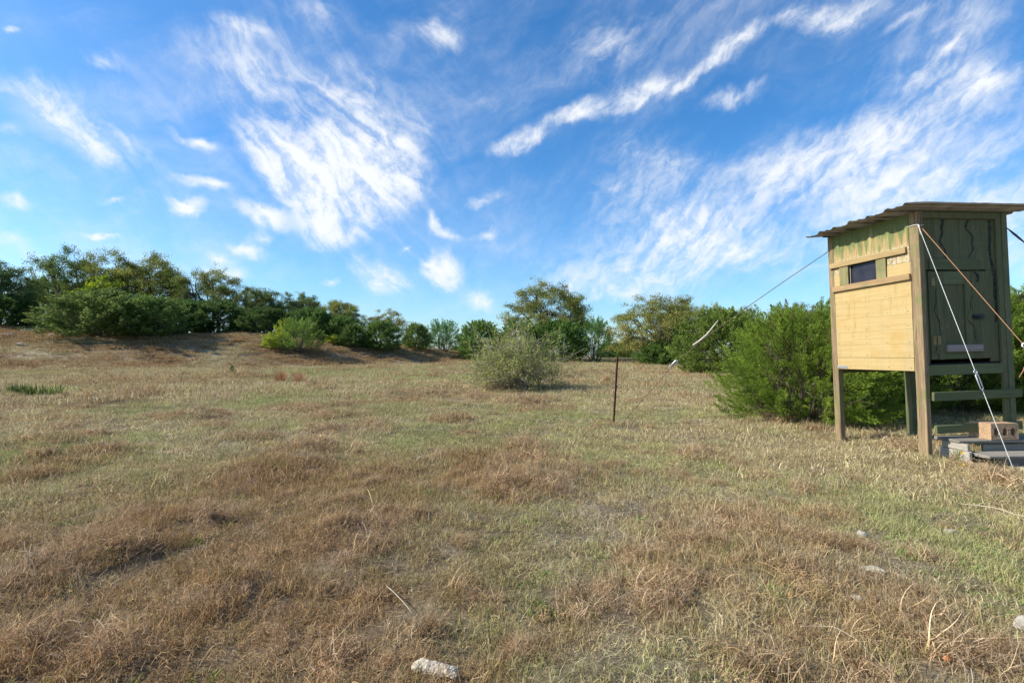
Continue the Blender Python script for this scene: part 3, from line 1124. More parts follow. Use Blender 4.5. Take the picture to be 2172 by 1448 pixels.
def gen_juniper(seed, H, W, ntuft, spt, sl, sw, tl=.2, prof='bush', base=(.068, .112, .036), tip=(.195, .245, .07), nst=9, low=.03, dead=0, up=1.0):
    rng = np.random.default_rng(seed)
    ph = rng.uniform(0, 6.283, 6)

    def rad(zf, a):
        if prof == 'cone':
            r = (1 - zf) ** .62 * (0.55 + .45 * np.minimum(1, zf / .18))
        elif prof == 'wide':
            r = np.sqrt(np.clip(1 - ((zf - .30) / .72) ** 2, 0, 1))
        else:
            r = np.sqrt(np.clip(1 - ((zf - .42) / .60) ** 2, 0, 1))
        lob = 1 + .17 * np.sin(3 * a + ph[0] + 2.0 * zf) + .12 * np.sin(5 * a + ph[1] - 4 * zf) + .10 * np.sin(8 * a + ph[2] + 9 * zf) + .08 * np.sin(13 * a + ph[4] + 6 * zf)
        return r * lob
    a = rng.uniform(0, 6.283, ntuft)
    zf = rng.uniform(low, 1, ntuft)
    k = rng.uniform(.12, 1, ntuft) ** .36
    rr = rad(zf, a) * k * W * .5
    P = np.stack([rr * np.cos(a), rr * np.sin(a), zf * H * (.9 + .1 * rng.uniform(0, 1, ntuft))], 1)
    outw = np.stack([np.cos(a), np.sin(a), np.zeros(ntuft)], 1)
    upw = (.55 + .8 * zf) * up
    ax = outw * (k * (1 - zf * .55))[:, None] + np.array([0, 0, 1]) * upw[:, None] + rng.normal(0, .22, (ntuft, 3))
    ax /= np.linalg.norm(ax, axis=1, keepdims=True)
    L = tl * H * rng.uniform(.55, 1.25, ntuft)
    # sprigs on every tuft
    T = np.repeat(np.arange(ntuft), spt)
    n = len(T)
    t = rng.uniform(0, 1, n) ** .8
    perp = rng.normal(0, 1, (n, 3))
    perp -= (perp * ax[T]).sum(1, keepdims=True) * ax[T]
    perp /= np.linalg.norm(perp, axis=1, keepdims=True) + 1e-9
    cone = (1 - t) ** .7 * .27 * L[T] * rng.uniform(.2, 1, n)
    c = P[T] - ax[T] * (L[T] * .45)[:, None] + ax[T] * (t * L[T])[:, None] + perp * cone[:, None]
    d = ax[T] * .9 + perp * (.75 * (1.1 - t))[:, None] + rng.normal(0, .28, (n, 3))
    ok = c[:, 2] > .02
    tb = np.clip(rng.normal(.5, .34, ntuft), 0, 1)
    mixv = np.clip(tb[T] * .6 + t * .5 + rng.normal(0, .14, n) - .1, 0, 1)[:, None]
    col = (np.array(base) * (1 - mixv) + np.array(tip) * mixv) * rng.uniform(.75, 1.25, n)[:, None]
    if dead:
        dm = (k[T] < .62) & (rng.uniform(0, 1, n) < dead)
        col[dm] = np.array([.16, .11, .07]) * rng.uniform(.6, 1.3, dm.sum())[:, None]
    Q = leaf_quads(c, d, sl * rng.uniform(.6, 1.25, n), sw * rng.uniform(.7, 1.25, n), rng)[ok]
    col = col[ok]
    # stems
    br = []
    for s in range(nst):
        j = rng.integers(0, ntuft)
        aa = 6.283 * s / nst + rng.uniform(-.3, .3)
        b0 = np.array([math.cos(aa) * .05 * W, math.sin(aa) * .05 * W, -.12])
        e = P[j] * [.85, .85, .9]
        e = np.array([math.cos(aa) * np.hypot(e[0], e[1]), math.sin(aa) * np.hypot(e[0], e[1]), e[2]])
        m1 = b0 * .6 + e * .4 + np.array([0, 0, .05 * H]) + rng.normal(0, .03 * H, 3)
        m2 = b0 * .3 + e * .7 + rng.normal(0, .03 * H, 3)
        r0 = .018 * H * rng.uniform(.6, 1.2)
        pts = np.array([b0, (b0 + m1) / 2 + rng.normal(0, .015 * H, 3), m1, m2, e])
        br.append((pts, np.array([r0, r0 * .85, r0 * .65, r0 * .4, r0 * .12])))
        for q in range(5):
            u = rng.uniform(.25, .95)
            st = m1 * (1 - u) + e * u
            dd = nrm(np.array([math.cos(aa), math.sin(aa), .1]) + rng.normal(0, .7, 3)) * H * rng.uniform(.1, .25)
            br.append((np.array([st, st + dd * .5 + rng.normal(0, .01 * H, 3), st + dd]), np.array([r0 * .35, r0 * .25, r0 * .1])))
    return tube_mesh('juniper_trunk', br, 5, M_JBARK), quads_mesh('juniper_crown', Q, col, M_LEAF)


def gen_shrub(seed, H, W, nst, leafn, leaf, base, tip):
    rng = np.random.default_rng(seed)
    br, tips = [], []
    for s in range(nst):
        a = rng.uniform(0, 6.283)
        el = math.asin(rng.uniform(.04, 1) ** .8)
        R0 = rng.uniform(.5, 1.14) * (1 + .20 * math.sin(3 * a + 1.3 + 3 * el) + .13 * math.sin(7 * a + 4 * el + seed))
        e = np.array([math.cos(a) * math.cos(el) * W * .5 * R0, math.sin(a) * math.cos(el) * W * .5 * R0, math.sin(el) * H * R0 + .05])
        b0 = np.array([rng.normal(0, .10 * W), rng.normal(0, .10 * W), -.05])
        mid = b0 * .45 + e * .55 + np.array([0, 0, .12 * H]) + rng.normal(0, .05 * H, 3)
        r0 = .014 * rng.uniform(.6, 1.3)
        pts = np.array([b0, (b0 + mid) / 2 + rng.normal(0, .03 * H, 3), mid, (mid + e) / 2 + rng.normal(0, .03 * H, 3), e])
        br.append((pts, np.array([r0, r0 * .8, r0 * .65, r0 * .45, r0 * .25])))
        for q in range(6):
            u = rng.uniform(.15, 1)
            st = mid * (1 - u) + e * u
            dd = nrm(nrm(e) + rng.normal(0, .75, 3)) * H * rng.uniform(.08, .24)
            if (st + dd)[2] < .03:
                dd[2] = abs(dd[2])
            br.append((np.array([st, st + dd * .5 + rng.normal(0, .012 * H, 3), st + dd]), np.array([r0 * .42, r0 * .35, r0 * .2])))
            tips.append(np.array([st + dd * .4, st + dd * .7, st + dd]))
    Tp = np.concatenate(tips)
    idx = rng.integers(0, len(Tp), leafn)
    c = Tp[idx] + rng.normal(0, .022 * H, (leafn, 3))
    c[:, 2] = np.abs(c[:, 2])
    mixv = np.clip(rng.normal(.5, .3, leafn), 0, 1)[:, None]
    col = (np.array(base) * (1 - mixv) + np.array(tip) * mixv) * rng.uniform(.7, 1.3, leafn)[:, None]
    Q = leaf_quads(c, rng.normal(0, 1, (leafn, 3)) + [0, 0, .4], leaf * rng.uniform(.6, 1.3, leafn), leaf * .5, rng)
    return tube_mesh('shrub_stems', br, 4, M_TWIG), quads_mesh('shrub_leaves', Q, col, M_LEAF)


# prototypes (meshes shared between trees of a kind)
OAK = [gen_dome_oak(11, 8, 9, 95, 8, 36, .125, 2, .02, .26), gen_dome_oak(23, 8, 9, 90, 8, 30, .12, 3, .15, .2), gen_dome_oak(37, 8, 9, 135, 8, 38, .125, 2, .15),
       gen_dome_oak(58, 8, 10, 115, 8, 40, .12, 2, .08, .22), gen_dome_oak(71, 8, 9, 170, 8, 40, .13, 3, .5), gen_dome_oak(83, 8, 9, 160, 8, 36, .12, 3, .62, .12)]
JUN = [gen_juniper(5, 4, 4, 560, 64, .15, .06, .22, 'bush', up=.7), gen_juniper(9, 4, 4, 560, 64, .15, .06, .22, 'wide', dead=.2, up=.65),
       gen_juniper(15, 4, 3.6, 300, 80, .15, .055, .28, 'cone'), gen_juniper(19, 4, 4, 170, 80, .15, .055, .34, 'bush', low=.18, nst=14)]


def tree(name, label, cat, proto, px, Y, H, W, rz, tint=(1, 1, 1), group=None, hasz=None, D=None, base=(8, 9), parts=('trunk', 'crown'), sink=0.0):
    x = at(px, Y)
    z = hz(x, Y) - sink
    e = empty(name, (x, Y, z), 0)
    tm, cm = proto
    a = link(parts[0], tm, None, e)
    c = link(parts[1], cm, None, e)
    s = (W / base[1], (D or W) / base[1], H / base[0])
    # the spin sits on the parts, the stretch on the parent, so widths hold as read from the photograph
    for o in (a, c):
        o.rotation_euler = (0, 0, rz)
    e.scale = s
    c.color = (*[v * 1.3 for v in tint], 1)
    tag(e, label, cat, group)
    return e


def px_tree(kind, label, px, top, w, Y, v, rz, tint=(1, 1, 1), D=None, extra=0.0, sink=.0, group=None):
    """height from its top line in the photograph and the ground it stands on"""
    x = at(px, Y)
    H = zat(top, Y) - hz(x, Y) + extra
    W = w / 1086.0 * Y
    if kind == 'oak':
        return tree('oak_tree', label, 'oak tree', OAK[v], px, Y, H, W, rz, tint, group or 'oaks along the field edge', D=D, base=(8, 9 if v != 3 else 10), sink=sink)
    return tree('juniper', label, 'juniper', JUN[v], px, Y, H, W, rz, tint, group or 'junipers along the field edge', D=D, base=(4, 4 if v != 2 else 3.6), sink=sink)


def ybase(px, py, lo=25.0, hi=72.0):
    """distance at which the ground in this column reaches the line py"""
    Y = np.arange(lo, hi, .1)
    z = height((px - 1086) / 1086.0 * Y, Y)
    pr = 750 - (z - CAMH) / Y * 1086
    k = np.where(pr <= py)[0]
    return float(Y[k[0]]) if len(k) else hi


OK1, OK2 = (1.0, 1.0, 1.0), (1.25, 1.12, .95)
# left bank, back row of oaks
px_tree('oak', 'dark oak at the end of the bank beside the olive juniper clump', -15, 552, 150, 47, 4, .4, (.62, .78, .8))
px_tree('oak', 'tallest oak on the bank, reaching up beside the lime green treetop', 138, 524, 150, 56, 0, 1.1, (.8, .95, .8))
px_tree('oak', 'oak rising directly behind the lime green treetop', 222, 527, 150, 57, 1, 2.2, (1.05, 1.05, .8))
px_tree('oak', 'broad golden green oak with dense dome on the bank', 315, 540, 175, 58, 2, .2, (1.1, 1.08, .8))
px_tree('oak', 'spreading oak with arching limbs above dark understory on the bank', 442, 570, 175, 57, 3, 3.0, (1.0, 1.0, .75))
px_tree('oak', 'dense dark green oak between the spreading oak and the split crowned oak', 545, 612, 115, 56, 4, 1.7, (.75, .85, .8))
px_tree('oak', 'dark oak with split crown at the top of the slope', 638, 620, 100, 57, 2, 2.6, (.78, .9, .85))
px_tree('oak', 'yellowish round oak on the slope between dark oak and brown oak', 720, 638, 105, 60, 4, .9, (1.45, 1.35, 1.05))
px_tree('oak', 'thin brown leaved oak rising behind the slope junipers', 822, 655, 88, 63, 1, .5, (1.3, 1.1, 1.0))
# left bank, junipers in front
px_tree('jun', 'olive juniper at the outer end of the bank thicket', 115, 598, 135, ybase(115, 700), 0, .3, (1.0, 1.05, .95))
px_tree('jun', 'large shaggy juniper below the lime green treetop', 215, 618, 175, ybase(215, 716), 1, 1.2, (1.0, 1.0, 1.0))
px_tree('jun', 'big dark juniper casting the long shadow down the bank', 310, 632, 150, ybase(310, 714), 0, 2.5, (.92, 1.0, .95))
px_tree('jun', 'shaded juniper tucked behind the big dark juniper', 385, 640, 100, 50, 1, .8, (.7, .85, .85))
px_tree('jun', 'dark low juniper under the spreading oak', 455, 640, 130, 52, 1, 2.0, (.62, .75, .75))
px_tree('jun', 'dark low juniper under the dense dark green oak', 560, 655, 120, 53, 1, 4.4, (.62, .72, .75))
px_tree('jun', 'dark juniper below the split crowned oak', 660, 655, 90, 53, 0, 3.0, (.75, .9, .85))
px_tree('jun', 'small rounded juniper with visible forked trunk at the foot of the slope', 632, 682, 84, ybase(632, 750), 3, 3.6, (1.25, 1.3, .95))
px_tree('jun', 'juniper under the yellowish oak', 715, 672, 85, 53, 0, 5.0, (.85, 1.0, .9))
px_tree('jun', 'juniper between the lime shrub and the widest slope juniper', 745, 690, 65, ybase(745, 736), 1, .2, (.85, .95, .9))
px_tree('jun', 'widest juniper of the slope below the brown leaved oak', 808, 683, 82, ybase(808, 743), 0, 1.9, (.95, 1.05, .95))
px_tree('jun', 'rounded juniper standing alone past the end of the slope thicket', 882, 688, 56, ybase(882, 742), 1, 4.0, (1.1, 1.15, .95))
px_tree('jun', 'blue green spiky juniper with many upright shoots at the end of the slope', 940, 684, 72, ybase(940, 747), 3, .9, (.85, 1.15, 1.2))
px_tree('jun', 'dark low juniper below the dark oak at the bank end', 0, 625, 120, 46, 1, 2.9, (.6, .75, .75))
# across the middle
px_tree('jun', 'upright juniper beside the grey twiggy shrub', 1017, 684, 84, ybase(1017, 766), 0, 3.3, (1.0, 1.15, .95))
px_tree('oak', 'lone spreading oak above a thicket of junipers in mid field', 1163, 598, 210, 62, 3, .7, (1.05, 1.0, .8))
px_tree('jun', 'dark juniper under the lone oak, hidden partly by the grey shrub', 1105, 685, 110, 57, 1, 2.2, (.8, 1.0, .85))
px_tree('jun', 'dark juniper under the middle of the lone oak', 1185, 683, 115, 56, 0, 4.8, (.8, 1.0, .85))
px_tree('jun', 'open spiky juniper at the outer edge of the lone oak thicket', 1262, 682, 74, 55, 3, 2.0, (.8, 1.05, .95))
px_tree('oak', 'sparse yellow brown oak with drooping limbs near the steel post', 1395, 628, 205, 50, 5, 2.4, (1.4, 1.22, 1.0))
px_tree('oak', 'second sparse brown oak merging behind the drooping oak', 1440, 640, 130, 54, 5, 4.0, (1.25, 1.12, 1.0))
px_tree('jun', 'green low juniper at the foot of the drooping oak', 1400, 728, 90, 47, 1, .6, (.95, 1.15, .9))
px_tree('jun', 'dark juniper between the drooping oak and the olive juniper', 1455, 690, 70, 46, 0, 1.6, (.7, .85, .8))
px_tree('oak', 'slender pale green tree showing over the olive juniper', 1515, 642, 62, 62, 2, 1.4, (1.5, 1.6, 1.1))
px_tree('oak', 'nearly bare oak behind the olive juniper', 1585, 650, 90, 60, 1, 5.2, (1.05, .85, .95))
px_tree('oak', 'nearly bare oak behind the bright green cedar', 1690, 644, 140, 60, 0, .3, (1.05, .88, .95))
px_tree('jun', 'olive juniper with upright tufts between the oaks and the bright cedar', 1532, 662, 175, 33, 0, 4.1, (1.15, 1.12, .85))
px_tree('jun', 'olive juniper just behind the bright green cedar', 1625, 672, 120, 30, 3, 2.7, (1.1, 1.1, .85))
# distant trees closing the view
for k, (px, top, w, Y, v, lab) in enumerate((
        (985, 734, 70, 110, 0, 'far tree in the gap beside the upright juniper'),
        (1298, 728, 70, 95, 1, 'far tree in the gap between lone oak thicket and drooping oak'),
        (1345, 726, 80, 92, 0, 'far tree behind the low branches of the drooping oak'),
        (2190, 700, 200, 45, 1, 'far tree beyond the wooden steps'))):
    px_tree('jun', lab, px, top, w, Y, v, k * 1.3, (.9, 1.0, 1.0), group='far trees')

# lime green broadleaf growth
LIME = gen_shrub(77, 2.0, 2.0, 60, 4200, .11, (.22, .27, .03), (.40, .42, .05))
LIMET = gen_oak(91, 5, 4, 40, .16, 1, .1, .8, (.24, .27, .03), (.40, .40, .04))


def lime(px, top, w, Y, label):
    x = at(px, Y)
    H = zat(top, Y) - hz(x, Y)
    return tree('lime_shrub', label, 'shrub', LIME, px, Y, H, w / 1086 * Y, px * .1, (.9, 1, .8), 'lime green shrubs on the slope', base=(2, 2), parts=('stem', 'foliage'))


lime(574, 708, 44, ybase(574, 743), 'lime green shrub beside the forked trunk juniper')
lime(600, 682, 40, 47, 'lime green shrub behind the forked trunk juniper')
lime(705, 710, 34, ybase(705, 730), 'small lime green shrub below the slope junipers')
lime(866, 722, 16, ybase(866, 736), 'tiny lime green shrub beside the rounded lone juniper')
x = at(195, 47.5)
tree('lime_tree', 'lime green leafy treetop poking out above the junipers', 'tree', LIMET, 195, 47.5, zat(584, 47.5) - hz(x, 47.5), 95 / 1086 * 47.5, .5,
     (.75, .9, .6), base=(5, 4))

# the grey twiggy shrub in mid field
SHR = gen_shrub(41, 2.6, 4.2, 300, 14000, .075, (.14, .175, .04), (.34, .345, .095))
x = at(1095, 21.0)
tree('twiggy_shrub', 'grey green twiggy shrub standing alone in mid field', 'shrub', SHR, 1095, 21.0, zat(700, 21) - hz(x, 21.0), 240 / 1086 * 21, .4,
     base=(2.6, 4.2), parts=('stem', 'foliage'))

# the bright cedars by the hunting blind
CEDA = gen_juniper(101, 2.7, 3.6, 1050, 195, .068, .0135, .24, 'wide', (.085, .14, .024), (.225, .30, .046), 34, .02, dead=.85, up=.5)
CEDB = gen_juniper(103, 2.7, 3.6, 900, 190, .068, .014, .24, 'bush', (.075, .12, .025), (.19, .255, .042), 40, .10, dead=.9, up=.5)


def cedar(px, Y, top, W, D, proto, rz, label, tint=(1, 1, 1)):
    x = at(px, Y)
    H = zat(top, Y) - hz(x, Y)
    return tree('cedar', label, 'cedar', proto, px, Y, H, W, rz, tint, 'bright green cedars behind the hunting blind', D=D, base=(2.7, 3.6))


cedar(1704, 12.1, 660, 3.1, 3.4, CEDA, .6, 'bright green feathery cedar spreading out beside the hunting blind')
cedar(1850, 12.9, 640, 3.0, 3.2, CEDB, 2.1, 'bright green cedar seen between the legs of the hunting blind')
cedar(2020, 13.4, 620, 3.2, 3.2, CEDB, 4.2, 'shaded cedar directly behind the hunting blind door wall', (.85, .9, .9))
cedar(2215, 13.0, 622, 3.2, 3.0, CEDA, 3.3, 'cedar beyond the steps side of the hunting blind')


# ------------------------------------------------------------------ the hunting blind
def board(name, parent, x0, x1, y0, y1, z0, z1, mat, bev=.004, jit=.002, seed=None, rot=None):
    """one sawn board with eased, slightly uneven edges"""
    rng = random.Random(seed if seed is not None else int((x0 * 131 + y0 * 717 + z0 * 933) * 100))
    bm = bmesh.new()
    r = bmesh.ops.create_cube(bm, size=1.0)
    for v in bm.verts:
        v.co = Vector(((x0 + x1) / 2 + v.co.x * (x1 - x0) + rng.uniform(-jit, jit),
                       (y0 + y1) / 2 + v.co.y * (y1 - y0) + rng.uniform(-jit, jit) * .5,
                       (z0 + z1) / 2 + v.co.z * (z1 - z0) + rng.uniform(-jit, jit)))
    bv = min(bev, .3 * min(x1 - x0, y1 - y0, z1 - z0))
    bmesh.ops.bevel(bm, geom=list(bm.edges), offset=bv, segments=1, affect='EDGES')
    if rot:
        c = Vector(((x0 + x1) / 2, (y0 + y1) / 2, (z0 + z1) / 2))
        bmesh.ops.rotate(bm, verts=bm.verts, cent=c, matrix=Matrix.Rotation(rot[1], 3, rot[0]))
    me = bpy.data.meshes.new(name)
    bm.to_mesh(me)
    bm.free()
    return link(name, me, mat, parent)


BX, BY = 6.085, 7.52
blind = empty('hunting_blind', (BX, BY, hz(BX, BY)))
blind.rotation_euler = (Matrix.Rotation(R(-1.5), 3, 'Y') @ Matrix.Rotation(R(8.5), 3, 'Z')).to_euler()
tag(blind, 'wooden hunting blind on stilts with tan siding, green door and metal roof', 'hunting blind')
W_, D_ = 1.57, 1.76
# posts
for p in ((0, .085, 0, .15, M_POST), (0, .10, D_ - .13, D_, M_POST), (W_ - .10, W_, 0.002, .09, M_GREENPALE), (W_ - .10, W_, D_ - .13, D_, M_GREENPALE)):
    board('leg', blind, p[0], p[1], p[2], p[3], -.25, 3.66, p[4], .006, .004)
board('leg_brace', blind, W_ - .19, W_ - .103, .014, .052, -.25, 3.655, M_GREENV, .004)
# lit wall
planks = [(1.29, 1.486), (1.492, 1.7005), (1.7018, 1.9205), (1.9218, 2.1495), (2.1508, 2.4215), (2.4228, 2.662)]
for i, (a, c) in enumerate(planks):
    lap = .0016 * (i % 2)
    board('siding_board', blind, -.002 - lap, .014 - lap, .155 - (.004 if i else 0), 1.628, a, c, M_SIDING, .0008, .0004)
for y0, y1 in ((.145, .548), (1.498, 1.628)):
    board('siding_board', blind, -.004, .013, y0, y1, 2.752, 2.935, M_SIDING, .002, .002)
    board('wall_panel', blind, .002, .014, y0 + .012, y1, 2.938, 3.072, M_PLY, .002, .002)
board('wall_panel', blind, .002, .014, .158, 1.628, 3.075, 3.66, M_PLY, .002, .002)
board('trim_board', blind, -.040, -.002, .19, 1.70, 3.072, 3.168, M_TRIM, .005, .005)
board('trim_board', blind, -.044, -.006, .135, 1.66, 2.655, 2.750, M_TRIM2, .005, .005, rot=('X', R(-.3)))
board('batten', blind, -.022, .001, .555, .738, 2.752, 3.071, M_BATTEN, .004, .003)
board('batten', blind, -.022, .001, 1.302, 1.492, 2.752, 3.071, M_BATTEN, .004, .003)
win = board('window', blind, .030, .036, .735, 1.03, 2.72, 3.10, M_PANE, .001, 0)
board('pane', win, .037, .043, 1.02, 1.285, 2.72, 3.10, M_PANE, .001, 0)
board('light_sliver', win, .016, .03, 1.286, 1.298, 2.75, 3.075, M_PALEW, .002, .002)  # pale strip stands in for the sliver of light at the pane gap
board('metal_plate', blind, -.010, .0, 1.40, 1.64, 1.305, 1.345, M_GALV, .001, .001)
# nail heads along the siding
bmn = bmesh.new()
rg = random.Random(5)
for z in (1.33, 1.53, 1.74, 1.96, 2.2, 2.46):
    for y in (.20, .58, .98, 1.36, 1.60):
        r = bmesh.ops.create_cone(bmn, cap_ends=True, segments=6, radius1=.006, radius2=.005, depth=.004)
        bmesh.ops.rotate(bmn, verts=r['verts'], cent=(0, 0, 0), matrix=Matrix.Rotation(R(90), 3, 'Y'))
        bmesh.ops.translate(bmn, verts=r['verts'], vec=(-.006, y + rg.uniform(-.02, .02), z + rg.uniform(-.015, .015)))
men = bpy.data.meshes.new('nail_heads')
bmn.to_mesh(men)
bmn.free()
tag(link('nail_heads', men, M_RUSTWIRE, blind), kind='stuff')
# back and far walls, floor
board('back_wall', blind, .09, W_ - .09, D_ - .03, D_ - .012, 1.27, 3.655, M_GREENV, .002)
board('side_wall', blind, W_ - .03, W_ - .012, .10, D_ - .14, 1.27, 3.655, M_GREENV, .002)
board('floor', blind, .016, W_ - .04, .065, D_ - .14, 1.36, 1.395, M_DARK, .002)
board('floor_beam', blind, .018, .06, .15, D_ - .14, 1.296, 1.357, M_GREENV, .004)
board('floor_beam', blind, .09, W_ - .195, .010, .050, 1.225, 1.375, M_GREENH, .004)
board('floor_beam', blind, .10, W_ - .11, D_ - .10, D_ - .06, 1.21, 1.355, M_GREENH, .004)
# door wall
board('wall_panel', blind, .088, W_ - .192, .050, .062, 2.795, 3.655, M_GREENV, .002)
board('wall_panel', blind, .088, .166, .052, .064, 1.40, 2.792, M_GREENV, .002)
board('wall_panel', blind, 1.212, W_ - .192, .052, .064, 1.40, 2.792, M_GREENV, .002)
board('header_board', blind, .20, 1.08, .026, .048, 2.79, 2.955, M_GREENH, .003, .004)
board('top_plate', blind, .09, W_ - .195, .012, .048, 3.56, 3.65, M_GREENV, .003)
door = board('door', blind, .172, 1.205, .050, .062, 1.455, 2.775, M_GREENV, .002)
for x0, x1 in ((.172, .298), (.301, .428), (.792, .918), (.921, 1.06), (1.063, 1.205)):
    board('door_plank', door, x0, x1, .032, .049, 1.455 + rg.uniform(0, .01), 2.772 - rg.uniform(0, .012), M_GREENV, .003, .003)
board('door_rail', door, .431, .789, .033, .049, 2.575, 2.768, M_GREENH, .003, .003)
board('door_rail', door, .431, .789, .033, .049, 1.46, 1.60, M_GREENH, .003, .003)
board('hinge', door, .215, .285, .024, .031, 2.55, 2.67, M_HINGE, .002)
hg = board('hinge', door, .205, .335, .024, .031, 1.675, 1.80, M_HINGE, .002)
board('hinge_barrel', hg, .262, .276, .017, .0235, 1.68, 1.795, M_BLACKMETAL, .002)
board('handle_board', door, .42, 1.03, -.006, .031, 1.567, 1.668, M_PINKW, .004, .006)
lt = board('latch', door, .905, 1.085, .012, .031, 2.045, 2.115, M_BLACKMETAL, .006, .004)
me = tube_mesh('bolt', [(np.array([[.89, .006, 2.09], [1.0, .004, 2.085], [1.1, .006, 2.088]]), np.array([.008, .009, .008])),
                        (np.array([[.93, .006, 2.09], [.95, -.004, 2.065], [.99, -.004, 2.055], [1.03, .004, 2.07]]), np.array([.006] * 4))], 6)
link('bolt', me, M_BLACKMETAL, lt)
# painted black camouflage streaks on the door wall: thin coats lying on the boards


def streak(parent, pts, y):
    vs, fs = [], []
    for i, (x, z, w) in enumerate(pts):
        vs += [(x - w / 2, y, z), (x + w / 2, y, z)]
        if i:
            fs.append((2 * i - 2, 2 * i - 1, 2 * i + 1, 2 * i))
    k = len(vs)
    vs += [(a, b + .0012, c) for a, b, c in vs]
    fs = fs + [tuple(j + k for j in f[::-1]) for f in fs]
    me = bpy.data.meshes.new('paint_streak')
    me.from_pydata(vs, [], fs)
    me.update()
    link('paint_streak', me, M_BLACKPAINT, parent)


def wavy(x, z0, z1, w0, w1, amp, seed):
    r2 = random.Random(seed)
    n = 26
    ph = r2.uniform(0, 6)
    return [(x + amp * math.sin(ph + 7.5 * i / n) + amp * .45 * math.sin(ph * 2 + 17 * i / n) + (.05 * i / n), z0 + (z1 - z0) * i / (n - 1),
             max(.005, .7 * (w0 + (w1 - w0) * i / (n - 1)) + r2.uniform(-.011, .011))) for i in range(n)]


streak(blind, wavy(.44, 3.55, 2.96, .075, .045, .035, 1), .0478)
streak(blind, wavy(.93, 3.55, 2.96, .06, .03, .045, 5), .0478)
streak(blind, wavy(1.30, 3.55, 2.0, .09, .05, .02, 9), .0478)
streak(door, wavy(.27, 2.52, 1.82, .02, .028, .03, 3), .030)
streak(door, wavy(.24, 1.66, 1.47, .028, .018, .02, 8), .030)
streak(door, wavy(.86, 2.4, 1.72, .018, .014, .05, 4), .030)
streak(door, wavy(1.0, 2.76, 2.60, .08, .06, .015, 6), .030)
# roof
rf = bmesh.new()
L_, Rr_, Fo, Bo = .33, .42, .20, .16
prof = []
y = -Fo
while y < D_ + Bo:
    for dy, dz in ((0, 0), (.035, .032), (.075, .032), (.11, 0), (.20, .003), (.21, .010), (.235, .010), (.245, .003)):
        if y + dy < D_ + Bo:
            prof.append((y + dy, dz))
    y += .34
xs = np.linspace(-L_, W_ + Rr_, 26)
rv = []
rgn = np.random.default_rng(3)
for i, xx in enumerate(xs):
    col = []
    for (yy, dz) in prof:
        zz = 3.696 + dz * 1.0 + .018 * (D_ - yy) / D_ - .0 * xx
        if i < 3:
            zz += (3 - i) / 3 * .010 * math.sin(yy * 9.1 + 1) - (3 - i) / 3 * .012
        zz += rgn.normal(0, .0012)
        col.append(rf.verts.new((xx + (.012 * math.sin(yy * 13) if i == 0 else 0), yy, zz)))
    rv.append(col)
for i in range(len(xs) - 1):
    for j in range(len(prof) - 1):
        rf.faces.new((rv[i][j], rv[i + 1][j], rv[i + 1][j + 1], rv[i][j + 1]))
bmesh.ops.solidify(rf, geom=list(rf.faces), thickness=.0015)
rme = bpy.data.meshes.new('roof')
rf.to_mesh(rme)
rf.free()
roof = link('roof', rme, M_ROOF, blind)
for k, yy in enumerate((.02, .60, 1.18, 1.70)):
    board('rafter', roof, -.10 if k else .09, W_ + .1, yy + .016, yy + .052, 3.662, 3.686, M_GREENH, .003, .001)
# rails across the stilts by the steps
board('step_rail', blind, .10, 1.64, -.040, -.002, .855, .985, M_GREENH, .005, .004)
board('step_rail', blind, .125, 1.62, -.040, -.002, .375, .495, M_GREENH, .005, .004)

# ------------------------------------------------------------------ steps and block
SX, SY = 6.40, 7.36
steps = empty('wooden_steps', (SX, SY, hz(SX, SY)), R(3.5))
tag(steps, 'low weathered grey plank steps in front of the hunting blind door', 'steps')
board('stringer', steps, .03, .075, -.12, .36, -.08, .155, M_PALEW, .006, .006)
board('stringer', steps, .02, .072, -.10, .30, .16, .252, M_PALEW, .006, .006)
board('stringer', steps, 1.45, 1.50, -.12, .36, -.08, .252, M_GREYW, .006, .006)
board('tread', steps, 0.0, 1.6, 0.0, .20, .255, .297, M_GREYW, .006, .006)
board('tread', steps, -.01, 1.6, .206, .40, .254, .294, M_GREYW, .006, .008)
board('riser', steps, .42, 1.44, .05, .09, .02, .235, M_GREYW, .006, .004)
board('tread', steps, .10, 1.6, -.335, -.175, .10, .142, M_GREYW, .006, .006)
board('tread', steps, .11, 1.6, -.168, -.01, .101, .140, M_GREYW, .006, .006)
board('support_block', steps, .35, 1.3, -.28, -.08, -.08, .098, M_GREYW, .008, .006)
board('tread', steps, .42, 1.7, -.62, -.42, -.03, .030, M_GREYW, .006, .006, rot=('Y', R(-1)))


